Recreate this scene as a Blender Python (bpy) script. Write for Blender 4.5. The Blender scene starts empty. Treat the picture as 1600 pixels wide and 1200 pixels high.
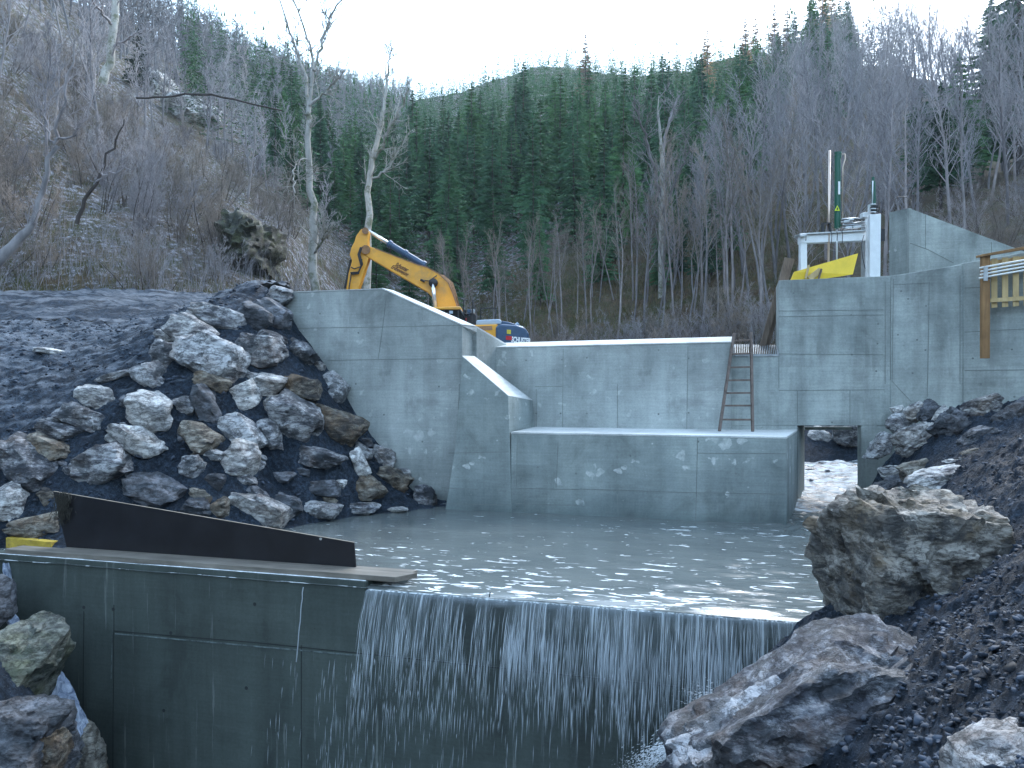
import bpy, bmesh, math, random
import numpy as np
from mathutils import Vector, Matrix

# ------------------------------------------------------------------ camera, world, light
SC = bpy.context.scene
COL = SC.collection
F = 1230.0                       # focal length in photo pixels (photo 1600x1200)
HAZE = 0.00018
YAW = math.radians(15.8)
cA, sA = math.cos(YAW), math.sin(YAW)

cam = bpy.data.cameras.new("camera")
cam.sensor_width = 36.0
cam.lens = 36.0 * F / 1600.0
cam.clip_start = 0.05
cam.clip_end = 3000
camo = bpy.data.objects.new("camera", cam)
COL.objects.link(camo)
camo.location = (0, 0, 0)
camo.rotation_euler = (math.pi / 2, 0, YAW)
SC.camera = camo

SUN_EL, SUN_AZ = math.radians(36), math.radians(205)
world = bpy.data.worlds.new("World")
SC.world = world
world.use_nodes = True
wn = world.node_tree
for n in list(wn.nodes):
    wn.nodes.remove(n)
wo = wn.nodes.new("ShaderNodeOutputWorld")
wb = wn.nodes.new("ShaderNodeBackground")
sky = wn.nodes.new("ShaderNodeTexSky")
sky.sky_type = 'NISHITA'
sky.sun_disc = False
sky.sun_elevation = SUN_EL
sky.sun_rotation = math.radians(20)
sky.air_density = 1.0
sky.dust_density = 0.4
sky.ozone_density = 1.0
wb.inputs[1].default_value = 0.13
hs = wn.nodes.new('ShaderNodeHueSaturation')      # thin high cloud takes colour out of the blue sky
hs.inputs['Saturation'].default_value = 0.76
hs.inputs['Hue'].default_value = 0.485
wn.links.new(sky.outputs[0], hs.inputs['Color'])
wn.links.new(hs.outputs[0], wb.inputs[0])
wn.links.new(wb.outputs[0], wo.inputs[0])

sun = bpy.data.lights.new("sun", 'SUN')
sun.energy = 0.6
sun.angle = math.radians(40)
sun.color = (1.0, 0.985, 0.96)
suno = bpy.data.objects.new("sun", sun)
COL.objects.link(suno)
# sky sun azimuth: Nishita rotation r -> sun towards (sin r, cos r)
r_ = math.radians(20)
sd = Vector((math.sin(r_) * math.cos(SUN_EL), math.cos(r_) * math.cos(SUN_EL), math.sin(SUN_EL)))
suno.rotation_euler = sd.to_track_quat('Z', 'Y').to_euler()

SC.view_settings.view_transform = 'Standard'
SC.view_settings.look = 'None'
SC.view_settings.exposure = 2.82
SC.view_settings.gamma = 1.0
SC.cycles.max_bounces = 6
SC.cycles.diffuse_bounces = 3
SC.cycles.glossy_bounces = 2
SC.cycles.transmission_bounces = 3
SC.cycles.transparent_max_bounces = 12
SC.cycles.volume_bounces = 1
SC.cycles.use_adaptive_sampling = True
SC.cycles.use_denoising = True

# ------------------------------------------------------------------ measuring helpers
def W(px, py, D):
    x = (px - 800) / F * D
    z = (600 - py) / F * D
    return Vector((x * cA - D * sA, x * sA + D * cA, z))

def onY(px, py, Y):
    return W(px, py, Y / ((px - 800) / F * sA + cA))

def onZ(px, py, Z):
    return W(px, py, Z * F / (600 - py))

DV = Vector((-sA, cA, 0))        # away from the camera
RV = Vector((cA, sA, 0))         # to the right
UP = Vector((0, 0, 1))

# ------------------------------------------------------------------ numpy noise
def _hash(ix, iy, iz, seed):
    h = (ix * 374761393 + iy * 668265263 + iz * 1274126177 + seed * 974711) & 0xffffffff
    h = ((h ^ (h >> 13)) * 1103515245) & 0xffffffff
    h = (h ^ (h >> 16)) & 0xffffffff
    h = (h * 2654435761) & 0xffffffff
    h = h ^ (h >> 15)
    return (h & 0xffffff) / float(0xffffff) * 2 - 1

def vnoise(p, seed=0):
    p = np.asarray(p, dtype=np.float64)
    i = np.floor(p).astype(np.int64)
    f = p - i
    f = f * f * (3 - 2 * f)
    r = 0
    for dx in (0, 1):
        for dy in (0, 1):
            for dz in (0, 1):
                w = (f[:, 0] if dx else 1 - f[:, 0]) * (f[:, 1] if dy else 1 - f[:, 1]) * (f[:, 2] if dz else 1 - f[:, 2])
                r = r + w * _hash(i[:, 0] + dx, i[:, 1] + dy, i[:, 2] + dz, seed)
    return r

def fbm(p, octv=4, seed=0, gain=0.5):
    a, r, q = 1.0, 0, np.asarray(p, dtype=np.float64)
    for k in range(octv):
        r = r + a * vnoise(q, seed + k)
        q = q * 2.03 + 17.1
        a *= gain
    return r

def fbm2(x, y, octv=4, seed=0, gain=0.5):
    return fbm(np.stack([x.ravel(), y.ravel(), np.zeros(x.size)], 1), octv, seed, gain).reshape(x.shape)

# ------------------------------------------------------------------ object helpers
def tag(o, label=None, cat=None, group=None, kind=None):
    if label: o['label'] = label
    if cat: o['category'] = cat
    if group: o['group'] = group
    if kind: o['kind'] = kind
    return o

def empty(name, loc, label=None, cat=None, group=None):
    o = bpy.data.objects.new(name, None)
    COL.objects.link(o)
    o.location = loc
    o.empty_display_size = 0.2
    return tag(o, label, cat, group)

def link_mesh(name, me, mat, parent=None, origin=None, smooth=False):
    if mat is not None:
        for m in (mat if isinstance(mat, (list, tuple)) else [mat]):
            me.materials.append(m)
    o = bpy.data.objects.new(name, me)
    COL.objects.link(o)
    if smooth:
        me.polygons.foreach_set('use_smooth', np.ones(len(me.polygons), dtype=bool))
    if parent is not None:
        o.parent = parent
    elif origin is not None:
        o.location = origin
    return o

def np_mesh(name, V, faces):
    """V (n,3), faces list of int arrays all same width or list of arrays"""
    me = bpy.data.meshes.new(name)
    V = np.asarray(V, dtype=np.float32)
    if isinstance(faces, np.ndarray):
        faces = [faces]
    faces = [f for f in faces if len(f)]
    nl = sum(f.size for f in faces)
    nf = sum(len(f) for f in faces)
    me.vertices.add(len(V))
    me.vertices.foreach_set('co', V.ravel())
    me.loops.add(nl)
    me.polygons.add(nf)
    li = np.concatenate([f.ravel() for f in faces]).astype(np.int32)
    tot = np.concatenate([np.full(len(f), f.shape[1]) for f in faces]).astype(np.int32)
    st = np.concatenate([[0], np.cumsum(tot)[:-1]]).astype(np.int32)
    me.loops.foreach_set('vertex_index', li)
    me.polygons.foreach_set('loop_start', st)
    me.polygons.foreach_set('loop_total', tot)
    me.update(calc_edges=True)
    me.validate()
    return me

class MB:
    def __init__(s):
        s.v, s.f = [], []
    def add(s, vs, fs):
        n = len(s.v)
        s.v += [Vector(v) for v in vs]
        s.f += [tuple(i + n for i in f) for f in fs]
        return s
    def prism(s, pts, vec):
        n = len(pts)
        vec = Vector(vec)
        a = [Vector(p) for p in pts]
        b = [p + vec for p in a]
        nrm = Vector((0, 0, 0))
        for i in range(n):
            nrm += a[i].cross(a[(i + 1) % n])
        if nrm.dot(vec) > 0:
            a.reverse(); b.reverse()
        fs = [tuple(range(n)), tuple(range(2 * n - 1, n - 1, -1))]
        for i in range(n):
            j = (i + 1) % n
            fs.append((j, i, i + n, j + n))
        return s.add(a + b, fs)
    def box(s, c, size, ax=None):
        ax = ax or (Vector((1, 0, 0)), Vector((0, 1, 0)), UP)
        c = Vector(c)
        X, Y, Z = [ax[i] * size[i] / 2 for i in range(3)]
        return s.prism([c - X - Y - Z, c + X - Y - Z, c + X + Y - Z, c - X + Y - Z], Z * 2)
    def cbox(s, c, size):              # camera aligned: right, away, up
        return s.box(c, size, (RV, DV, UP))
    def bar(s, p, q, w, t, side=None):
        """rectangular bar from p to q; w along side, t along other"""
        p, q = Vector(p), Vector(q)
        d = (q - p).normalized()
        side = Vector(side) if side is not None else DV.copy()
        side = (side - d * side.dot(d)).normalized()
        o = d.cross(side).normalized()
        a = [p + side * w / 2 * i + o * t / 2 * j for i, j in ((-1, -1), (1, -1), (1, 1), (-1, 1))]
        return s.prism(a, q - p)
    def tube(s, pts, rad, n=8, caps=True):
        pts = [Vector(p) for p in pts]
        if not isinstance(rad, (list, tuple)):
            rad = [rad] * len(pts)
        vs, fs = [], []
        ref = None
        for i, p in enumerate(pts):
            d = (pts[min(i + 1, len(pts) - 1)] - pts[max(i - 1, 0)]).normalized()
            if ref is None:
                ref = d.orthogonal().normalized()
            ref = (ref - d * ref.dot(d))
            ref = ref.normalized() if ref.length > 1e-6 else d.orthogonal().normalized()
            o = d.cross(ref)
            for k in range(n):
                a = 2 * math.pi * k / n
                vs.append(p + (ref * math.cos(a) + o * math.sin(a)) * rad[i])
        for i in range(len(pts) - 1):
            for k in range(n):
                k2 = (k + 1) % n
                fs.append((i * n + k, i * n + k2, (i + 1) * n + k2, (i + 1) * n + k))
        if caps:
            fs.append(tuple(range(n - 1, -1, -1)))
            fs.append(tuple(range((len(pts) - 1) * n, len(pts) * n)))
        return s.add(vs, fs)
    def build(s, name, mat, parent=None, origin=None, bevel=0, smooth=False, seg=2):
        org = Vector(origin) if origin is not None else (parent.location.copy() if parent is not None else Vector((0, 0, 0)))
        if parent is not None and parent.parent is not None:
            org = parent.parent.location.copy()
        me = bpy.data.meshes.new(name)
        me.from_pydata([tuple(v - org) for v in s.v], [], s.f)
        me.update()
        o = link_mesh(name, me, mat, parent, org, smooth)
        if bevel:
            m = o.modifiers.new("b", 'BEVEL')
            m.width = bevel
            m.segments = seg
            m.limit_method = 'ANGLE'
            m.angle_limit = math.radians(35)
        return o

# ------------------------------------------------------------------ materials
class Mat:
    def __init__(s, name, rough=0.8, spec=0.3, metal=0.0):
        s.m = bpy.data.materials.new(name)
        s.m.use_nodes = True
        s.nt = s.m.node_tree
        s.b = s.nt.nodes['Principled BSDF']
        s.out = s.nt.nodes['Material Output']
        s.b.inputs['Roughness'].default_value = rough
        s.b.inputs['Specular IOR Level'].default_value = spec
        s.b.inputs['Metallic'].default_value = metal
        s._co = None
    def n(s, t, **kw):
        x = s.nt.nodes.new(t)
        for k, v in kw.items():
            setattr(x, k, v)
        return x
    def put(s, sock, v):
        if isinstance(v, bpy.types.NodeSocket):
            s.nt.links.new(v, sock)
        elif isinstance(v, (tuple, list)) and len(v) == 3 and sock.type == 'RGBA':
            sock.default_value = (*v, 1)
        else:
            sock.default_value = v
    def co(s, scale=(1, 1, 1), world=False, rot=(0, 0, 0)):
        if s._co is None:
            s._co = s.n('ShaderNodeTexCoord')
            s._geo = s.n('ShaderNodeNewGeometry')
        mp = s.n('ShaderNodeMapping')
        mp.inputs['Scale'].default_value = scale
        mp.inputs['Rotation'].default_value = rot
        s.nt.links.new(s._geo.outputs['Position'] if world else s._co.outputs['Object'], mp.inputs['Vector'])
        return mp.outputs[0]
    def noise(s, scale, detail=4, rough=0.5, vec=None, dist=0.0):
        x = s.n('ShaderNodeTexNoise')
        x.inputs['Scale'].default_value = scale
        x.inputs['Detail'].default_value = detail
        x.inputs['Roughness'].default_value = rough
        x.inputs['Distortion'].default_value = dist
        s.put(x.inputs['Vector'], vec if vec is not None else s.co())
        return x.outputs['Fac']
    def voro(s, scale, vec=None, feature='F1', out='Distance', rnd=1.0):
        x = s.n('ShaderNodeTexVoronoi', feature=feature)
        x.inputs['Scale'].default_value = scale
        x.inputs['Randomness'].default_value = rnd
        s.put(x.inputs['Vector'], vec if vec is not None else s.co())
        return x.outputs[out]
    def ramp(s, fac, stops, interp='LINEAR'):
        x = s.n('ShaderNodeValToRGB')
        cr = x.color_ramp
        cr.interpolation = interp
        while len(cr.elements) < len(stops):
            cr.elements.new(0.5)
        for e, (p, c) in zip(cr.elements, stops):
            e.position = p
            e.color = (c, c, c, 1) if isinstance(c, (int, float)) else (*c, 1)
        s.put(x.inputs[0], fac)
        return x.outputs[0]
    def mix(s, fac, a, b, mode='MIX'):
        x = s.n('ShaderNodeMix', data_type='RGBA', blend_type=mode)
        s.put(x.inputs[0], fac)
        s.put(x.inputs[6], a)
        s.put(x.inputs[7], b)
        return x.outputs[2]
    def math(s, op, a, b=0.0, c=None, clamp=False):
        x = s.n('ShaderNodeMath', operation=op, use_clamp=clamp)
        s.put(x.inputs[0], a)
        s.put(x.inputs[1], b)
        if c is not None: s.put(x.inputs[2], c)
        return x.outputs[0]
    def sep(s, vec, i):
        x = s.n('ShaderNodeSeparateXYZ')
        s.put(x.inputs[0], vec)
        return x.outputs[i]
    def rand(s):
        return s.n('ShaderNodeObjectInfo').outputs['Random']
    def bump(s, h, strength=0.5, dist=0.05, prev=None):
        x = s.n('ShaderNodeBump')
        x.inputs['Strength'].default_value = strength
        x.inputs['Distance'].default_value = dist
        s.put(x.inputs['Height'], h)
        if prev is not None:
            s.nt.links.new(prev, x.inputs['Normal'])
        return x.outputs[0]
    def set(s, color=None, normal=None, rough=None, spec=None, alpha=None):
        if color is not None: s.put(s.b.inputs['Base Color'], color)
        if normal is not None: s.put(s.b.inputs['Normal'], normal)
        if rough is not None: s.put(s.b.inputs['Roughness'], rough)
        if spec is not None: s.put(s.b.inputs['Specular IOR Level'], spec)
        if alpha is not None: s.put(s.b.inputs['Alpha'], alpha)
        return s.m

def m_concrete(name, c1, c2, blotch=0.0, wet=None, streak=0.5, cblotch=(0.5, 0.53, 0.52)):
    m = Mat(name, 0.8, 0.35)
    big = m.noise(0.55, 5, 0.6)
    col = m.mix(m.ramp(big, [(0.32, 0.0), (0.68, 1.0)]), c1, c2)
    st = m.noise(1.0, 5, 0.6, m.co((2.6, 2.6, 0.22)))
    col = m.mix(streak, col, m.ramp(st, [(0.3, 0.62), (0.55, 1.0), (0.75, 1.18)]), 'MULTIPLY')
    dp = m.noise(0.9, 7, 0.7, m.co((1, 1, 0.8)), 0.5)
    col = m.mix(1.0, col, m.ramp(dp, [(0.36, 0.72), (0.47, 0.95), (0.6, 1.06)]), 'MULTIPLY')
    fine = m.noise(24, 6, 0.7)
    col = m.mix(0.45, col, m.ramp(fine, [(0.3, 0.7), (0.7, 1.25)]), 'MULTIPLY')
    # formwork board grain
    gr = m.noise(3.0, 3, 0.5, m.co((0.5, 0.5, 9.0)))
    col = m.mix(0.22, col, m.ramp(gr, [(0.35, 0.7), (0.65, 1.2)]), 'MULTIPLY')
    # air-hole pits
    vo = m.voro(9.0)
    pit = m.ramp(vo, [(0.0, 0.0), (0.045, 0.0), (0.075, 1.0)])
    gate = m.ramp(m.noise(1.7, 2), [(0.52, 1.0), (0.6, 0.0)])
    pit = m.math('MAXIMUM', pit, gate)
    col = m.mix(1.0, col, m.ramp(pit, [(0, 0.45), (1, 1.0)]), 'MULTIPLY')
    if blotch:
        wv = m.n('ShaderNodeVectorMath', operation='ADD')
        nzc = m.n('ShaderNodeTexNoise'); nzc.inputs['Scale'].default_value = 4.5; nzc.inputs['Detail'].default_value = 3
        m.nt.links.new(m.co(), nzc.inputs['Vector'])
        sc_ = m.n('ShaderNodeVectorMath', operation='SCALE'); sc_.inputs['Scale'].default_value = 0.42
        m.nt.links.new(nzc.outputs['Color'], sc_.inputs[0]); m.nt.links.new(sc_.outputs[0], wv.inputs[0]); m.nt.links.new(m.co(), wv.inputs[1])
        v2 = m.voro(2.7, wv.outputs[0])
        g2 = m.noise(0.55, 3, 0.55, m.co((1, 1, 1.3)))
        th_ = m.math('MULTIPLY_ADD', m.ramp(g2, [(0.38, 0.0), (0.62, 1.0)]), 0.34, -0.01)
        f = m.math('MULTIPLY', m.math('SUBTRACT', th_, v2), 14.0, clamp=True)
        f = m.math('MULTIPLY', f, m.ramp(m.noise(9, 4, 0.6), [(0.35, 0.1), (0.62, 0.9)]))
        f = m.math('MULTIPLY', f, blotch)
        col = m.mix(f, col, cblotch)
    # pours and panels differ in tone
    pn = m.n('ShaderNodeTexWhiteNoise', noise_dimensions='3D')
    sn = m.n('ShaderNodeVectorMath', operation='FLOOR')
    m.nt.links.new(m.co((0.52, 0.05, 0.62)), sn.inputs[0]); m.nt.links.new(sn.outputs[0], pn.inputs[0])
    col = m.mix(1.0, col, m.ramp(pn.outputs['Value'], [(0.0, 0.90), (1.0, 1.09)]), 'MULTIPLY')
    # water runs and lime
    ls = m.noise(1.0, 6, 0.7, m.co((7.0, 7.0, 0.35)))
    col = m.mix(m.math('MULTIPLY', m.ramp(ls, [(0.60, 0.0), (0.72, 1.0)]), 0.35 * streak), col, (0.5, 0.54, 0.52))
    rough = 0.82
    if wet is not None:
        z = m.sep(m.co(world=True), 2)
        e = m.math('ADD', z, m.math('MULTIPLY', m.noise(1.3, 4, 0.6), -0.5))
        w = m.math('MULTIPLY_ADD', e, -1.0 / wet[1], wet[0] / wet[1], clamp=True)
        col = m.mix(w, col, m.mix(1.0, col, (0.5, 0.56, 0.58), 'MULTIPLY'))
        rough = m.math('MULTIPLY_ADD', w, -0.45, 0.82)
    h = m.math('ADD', m.math('MULTIPLY', fine, 0.25), m.math('MULTIPLY', pit, 0.5))
    return m.set(col, m.bump(h, 0.35, 0.012), rough)

def m_flat(name, c, rough=0.6, metal=0.0, var=0.25, scale=6, dirt=None, bump=0.1):
    m = Mat(name, rough, 0.4, metal)
    nz = m.noise(scale, 5, 0.65)
    col = m.mix(1.0, c, m.ramp(nz, [(0.3, 1 - var), (0.7, 1 + var)]), 'MULTIPLY')
    if dirt:
        col = m.mix(m.ramp(m.noise(scale * 0.6, 6, 0.75), [(0.52, 0.0), (0.72, 0.85)]), col, dirt)
    return m.set(col, m.bump(nz, bump, 0.01))

def m_wood(name, c1, c2, axis=(14, 14, 1.2), rough=0.7):
    m = Mat(name, rough, 0.25)
    g = m.noise(1.0, 6, 0.65, m.co(axis), 0.4)
    col = m.mix(m.ramp(g, [(0.3, 0.0), (0.7, 1.0)]), c1, c2)
    col = m.mix(0.5, col, m.ramp(m.noise(3, 4), [(0.35, 0.65), (0.65, 1.15)]), 'MULTIPLY')
    return m.set(col, m.bump(g, 0.3, 0.005))

def m_rock(name, light, mid, dark, brown=(0.2, 0.13, 0.08), amt=0.4, mud=0.5):
    m = Mat(name, 0.75, 0.35)
    rnd = m.rand()
    off = m.n('ShaderNodeCombineXYZ')
    m.put(off.inputs[0], m.math('MULTIPLY', rnd, 37.0)); m.put(off.inputs[1], m.math('MULTIPLY', rnd, 11.0))
    va = m.n('ShaderNodeVectorMath', operation='ADD')
    m.put(va.inputs[0], m.co()); m.nt.links.new(off.outputs[0], va.inputs[1])
    v = va.outputs[0]
    mp = m.n('ShaderNodeMapping'); mp.inputs['Scale'].default_value = (1, 1, 2.6); mp.inputs['Rotation'].default_value = (0.5, 0.35, 0.2)
    m.nt.links.new(v, mp.inputs[0])
    a = m.noise(2.6, 10, 0.74, mp.outputs[0], 0.15)
    sh = m.math('MULTIPLY_ADD', rnd, 0.16, -0.08)
    a2 = m.math('ADD', a, sh)
    col = m.ramp(a2, [(0.38, dark), (0.46, mid), (0.54, light), (0.66, tuple(min(.8, x * 1.5) for x in light))])
    br = m.ramp(m.noise(1.5, 5, 0.6, v), [(0.50, 0.0), (0.66, 1.0)])
    col = m.mix(m.math('MULTIPLY', br, amt), col, brown)
    # cracks
    ck = m.noise(3.1, 9, 0.72, mp.outputs[0], 0.25)
    ckm = m.math('ABSOLUTE', m.math('SUBTRACT', ck, 0.5))
    crack = m.ramp(ckm, [(0.0, 0.12), (0.012, 0.6), (0.035, 1.0)])
    col = m.mix(0.8, col, crack, 'MULTIPLY')
    # mud stuck on
    nz = m.noise(2.3, 10, 0.78, v)
    mf = m.ramp(nz, [(0.51, 0.0), (0.545, 1.0)])
    col = m.mix(m.math('MULTIPLY', mf, mud * 0.8), col, (0.022, 0.029, 0.036))
    h = m.math('ADD', m.math('MULTIPLY', a, 1.0), m.math('MULTIPLY', m.noise(14, 8, 0.7, mp.outputs[0]), 0.5))
    h = m.math('ADD', h, m.math('MULTIPLY', crack, 0.25))
    return m.set(col, m.bump(h, 0.8, 0.05), m.ramp(nz, [(0.4, 0.75), (0.6, 0.5)]))

def m_mud(name, base=(0.017, 0.027, 0.042), lite=(0.046, 0.065, 0.092), road=0.0):
    m = Mat(name, 0.6, 0.15)
    v = m.co(world=True)
    a = m.noise(0.9, 7, 0.65, v)
    col = m.mix(m.ramp(a, [(0.38, 0.0), (0.66, 1.0)]), base, lite)
    f = m.noise(11, 10, 0.82, v)
    col = m.mix(1.0, col, m.ramp(f, [(0.34, 0.25), (0.5, 0.9), (0.64, 2.3)]), 'MULTIPLY')
    peb = m.voro(26, v)
    col = m.mix(m.ramp(peb, [(0.10, 0.55), (0.2, 0.0)]), col, (0.17, 0.18, 0.20))
    if road == 'slope':                      # driven-over flat ground is paler gravel
        gn = m.n('ShaderNodeNewGeometry')
        up_ = m.ramp(m.sep(gn.outputs['Normal'], 2), [(0.78, 0.0), (0.93, 1.0)])
        g = m.noise(1.2, 6, 0.65, m.co((0.35, 2.2, 1), world=True, rot=(0, 0, 0.5)), 0.3)
        side = m.math('MULTIPLY_ADD', m.sep(v, 2), 0.7, 1.35, clamp=True)
        col = m.mix(m.math('MULTIPLY', m.math('MULTIPLY', m.ramp(g, [(0.38, 0.25), (0.60, 1.0)]), up_), side), col, m.mix(1.0, (0.19, 0.225, 0.27), m.ramp(f, [(0.35, 0.5), (0.6, 1.25)]), 'MULTIPLY'))
    elif road:
        g = m.noise(1.2, 5, 0.6, m.co((0.35, 2.2, 1), world=True, rot=(0, 0, 0.5)), 0.4)
        col = m.mix(m.ramp(g, [(0.46, 0.0), (0.62, road)]), col, (0.20, 0.225, 0.26))
    h = m.math('ADD', m.math('MULTIPLY', f, 1.0), m.math('MULTIPLY', m.noise(35, 5, 0.7, v), 0.4))
    return m.set(col, m.bump(h, 1.0, 0.13), m.ramp(a, [(0.4, 0.45), (0.6, 0.8)]))

M = {}
M['conc'] = m_concrete('new_concrete', (0.215, 0.245, 0.24), (0.39, 0.427, 0.415), 0.8, wet=(-2.6, 0.5))
M['conc_dark'] = m_concrete('damp_shaded_concrete', (0.17, 0.205, 0.205), (0.31, 0.355, 0.34), 1.0, wet=(-2.45, 0.7))  # damp lower walls; also carries the painted shade of the upper wall's end
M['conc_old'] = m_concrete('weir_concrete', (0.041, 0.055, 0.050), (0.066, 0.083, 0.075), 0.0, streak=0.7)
M['conc_lit_top'] = m_concrete('sky_lit_concrete_top', (0.42, 0.44, 0.43), (0.55, 0.57, 0.56), 0.0, streak=0.1)  # wall tops paler than the faces: sky light put into their colour
M['conc_rough'] = m_concrete('tower_concrete', (0.20, 0.235, 0.23), (0.40, 0.445, 0.425), 0.25, wet=(-2.2, 0.6), streak=0.8)
M['joint'] = m_flat('joint_grey', (0.15, 0.17, 0.165), 0.9)  # own dark grey of the joint ridges and tie-hole discs
M['joint_old'] = m_flat('old_joint', (0.015, 0.02, 0.02), 0.8)
M['mud'] = m_mud('wet_dark_mud')
M['road'] = m_mud('gravel_track', road=0.85)
M['bank'] = m_mud('bank_mud', road='slope')
M['rockA'] = m_rock('grey_white_rock', (0.36, 0.37, 0.38), (0.15, 0.155, 0.17), (0.035, 0.04, 0.05), amt=0.4, mud=0.85)
M['rockW'] = m_rock('white_rock', (0.50, 0.50, 0.49), (0.30, 0.30, 0.30), (0.07, 0.07, 0.08), (0.26, 0.20, 0.14), 0.4, 0.5)
M['rockD'] = m_rock('dark_rock', (0.13, 0.14, 0.16), (0.06, 0.068, 0.08), (0.022, 0.026, 0.034), amt=0.2, mud=0.6)
M['rockB'] = m_rock('brown_rock', (0.25, 0.235, 0.20), (0.13, 0.11, 0.085), (0.035, 0.032, 0.03), (0.17, 0.11, 0.06), 0.7, 0.35)
M['rockM'] = m_rock('mossy_rock', (0.15, 0.16, 0.135), (0.07, 0.08, 0.06), (0.02, 0.025, 0.022), (0.075, 0.085, 0.035), 0.6, 0.5)
# ------------------------------------------------------------------ valley terrain (one sheet, all round)
ZW = -2.82
def _key(px, R0, zf, D1, yr, zin):
    th = math.atan((px - 800) / F)
    c = math.cos(th)
    return (th, R0 / c, zf, D1 / c, (600 - yr) / F * D1, zin)
KEYS = [(-math.pi, 60, -6, 320, 70, -7), (-2.0, 40, -2, 160, 60, -7), (-1.35, 30, 1.5, 100, 55, 0.5),
        _key(-600, 29, 3.0, 85, -220, -0.6), _key(0, 28.5, 3.2, 100, -90, -0.6), _key(120, 28.5, 3.2, 120, 15, -0.6), _key(220, 28.5, 3.1, 150, 60, -0.6),
        _key(330, 29, 2.9, 225, 92, -0.4), _key(440, 32, 2.5, 300, 122, 0.0), _key(540, 46, 1.6, 380, 140, 0.0), _key(620, 52, 1.2, 360, 158, 0.2),
        _key(700, 52, 1.2, 350, 152, 0.0), _key(830, 48, 1.4, 320, 114, -0.3), _key(1000, 46, 1.6, 290, 112, -0.8),
        _key(1100, 44, 1.8, 265, 112, -1.5), _key(1180, 42, 1.9, 250, 92, -4.2), _key(1250, 40, 1.8, 200, 68, -4.6),
        _key(1360, 38, 2.2, 150, 110, -4.2), _key(1440, 34, 3.4, 132, 140, 0.0), _key(1500, 32, 3.8, 125, 165, 1.5), _key(1600, 30, 4.0, 112, 170, 2.0), _key(2200, 26, 2.0, 95, 150, 1.0),
        (1.6, 26, 0.0, 110, 45, -1), (2.2, 40, -3, 180, 60, -6), (math.pi, 60, -6, 320, 70, -7)]
KA = np.array(KEYS)
R_IN = 24.5

def terrain(x, y):
    """height of the valley at world x,y (arrays)"""
    x = np.asarray(x, float); y = np.asarray(y, float)
    xc = x * cA + y * sA
    yc = -x * sA + y * cA
    th = np.arctan2(xc, yc)
    R = np.hypot(xc, yc)
    k = [np.interp(th, KA[:, 0], KA[:, i]) for i in range(1, 6)]
    R0, zf, R1, z1, zin = k
    R0 = np.maximum(R0, R_IN + 3)
    a = np.clip((R - R_IN) / (R0 - R_IN), 0, 1)
    t = np.clip((R - R0) / (R1 - R0), 0, 1)
    s = t * 0.9 + 0.1 * t * t
    z = zin + (zf - zin) * a + (z1 - zf) * s
    over = np.clip((R - R1) / R1, 0, None)
    z = z - over * 0.25 * np.abs(z1)
    amp = np.clip((R - R0) / 60, 0, 1) * np.clip(R / 60, 0.4, 3.5)
    z = z + fbm2(x / 38.0, y / 38.0, 4, 5) * amp * 1.0
    return z

def tz(x, y):
    return float(terrain(np.array([x]), np.array([y]))[0])

def build_terrain():
    nth = 420
    ths = np.concatenate([np.linspace(-math.pi, -0.75, 60)[:-1], np.linspace(-0.75, 0.75, 300), np.linspace(0.75, math.pi, 60)[1:]])
    Rs = np.concatenate([[R_IN - 0.3], R_IN * (900 / R_IN) ** np.linspace(0, 1, 190)])
    T, R = np.meshgrid(ths, Rs, indexing='ij')
    xc = np.sin(T) * R; yc = np.cos(T) * R
    X = xc * cA - yc * sA; Y = xc * sA + yc * cA
    Z = terrain(X, Y)
    Z += fbm2(X * 0.9, Y * 0.9, 4, 9) * 0.22 * np.clip((R - R_IN) / 8, 0, 1)
    Z[:, 0] = -10
    n, m = X.shape
    V = np.stack([X.ravel(), Y.ravel(), Z.ravel()], 1)
    i, j = np.meshgrid(np.arange(n - 1), np.arange(m - 1), indexing='ij')
    a = (i * m + j).ravel()
    Fc = np.stack([a, a + m, a + m + 1, a + 1], 1)
    # floor disc at -10 under everything near
    c = len(V)
    V = np.vstack([V, [[0, 0, -10]]])
    ii = np.arange(n - 1)
    tri = np.stack([np.full(n - 1, c), (ii + 1) * m, ii * m], 1)
    me = np_mesh('ground', V, [Fc, tri])
    return me

mt = Mat('forest_floor', 0.9, 0.2)
v = mt.co(world=True)
a = mt.noise(0.5, 8, 0.7, v)
col = mt.ramp(a, [(0.3, (0.035, 0.030, 0.022)), (0.45, (0.085, 0.065, 0.045)), (0.56, (0.060, 0.062, 0.034)), (0.7, (0.13, 0.11, 0.085))])
f = mt.noise(4.5, 8, 0.8, v)
col = mt.mix(0.9, col, mt.ramp(f, [(0.3, 0.35), (0.5, 1.0), (0.7, 1.9)]), 'MULTIPLY')
# frost and pale litter lying on the left-hand slope
z = mt.math('MULTIPLY', mt.ramp(mt.noise(0.16, 4, 0.6, v), [(0.36, 0.0), (0.46, 1.0)]), mt.ramp(mt.noise(2.4, 8, 0.8, v), [(0.50, 0.0), (0.58, 1.0)]))
xs = mt.math('MULTIPLY_ADD', mt.sep(v, 0), -0.12, -1.6, clamp=True)
z = mt.math('MULTIPLY', z, xs)
col = mt.mix(z, col, (0.34, 0.35, 0.40))
mt.set(col, mt.bump(f, 1.0, 0.25))
M['floor'] = mt.m
g = link_mesh('ground', build_terrain(), M['floor'], smooth=True)
tag(g, 'brown wooded valley slopes rising behind the dam to the ridge', kind='structure')

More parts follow.
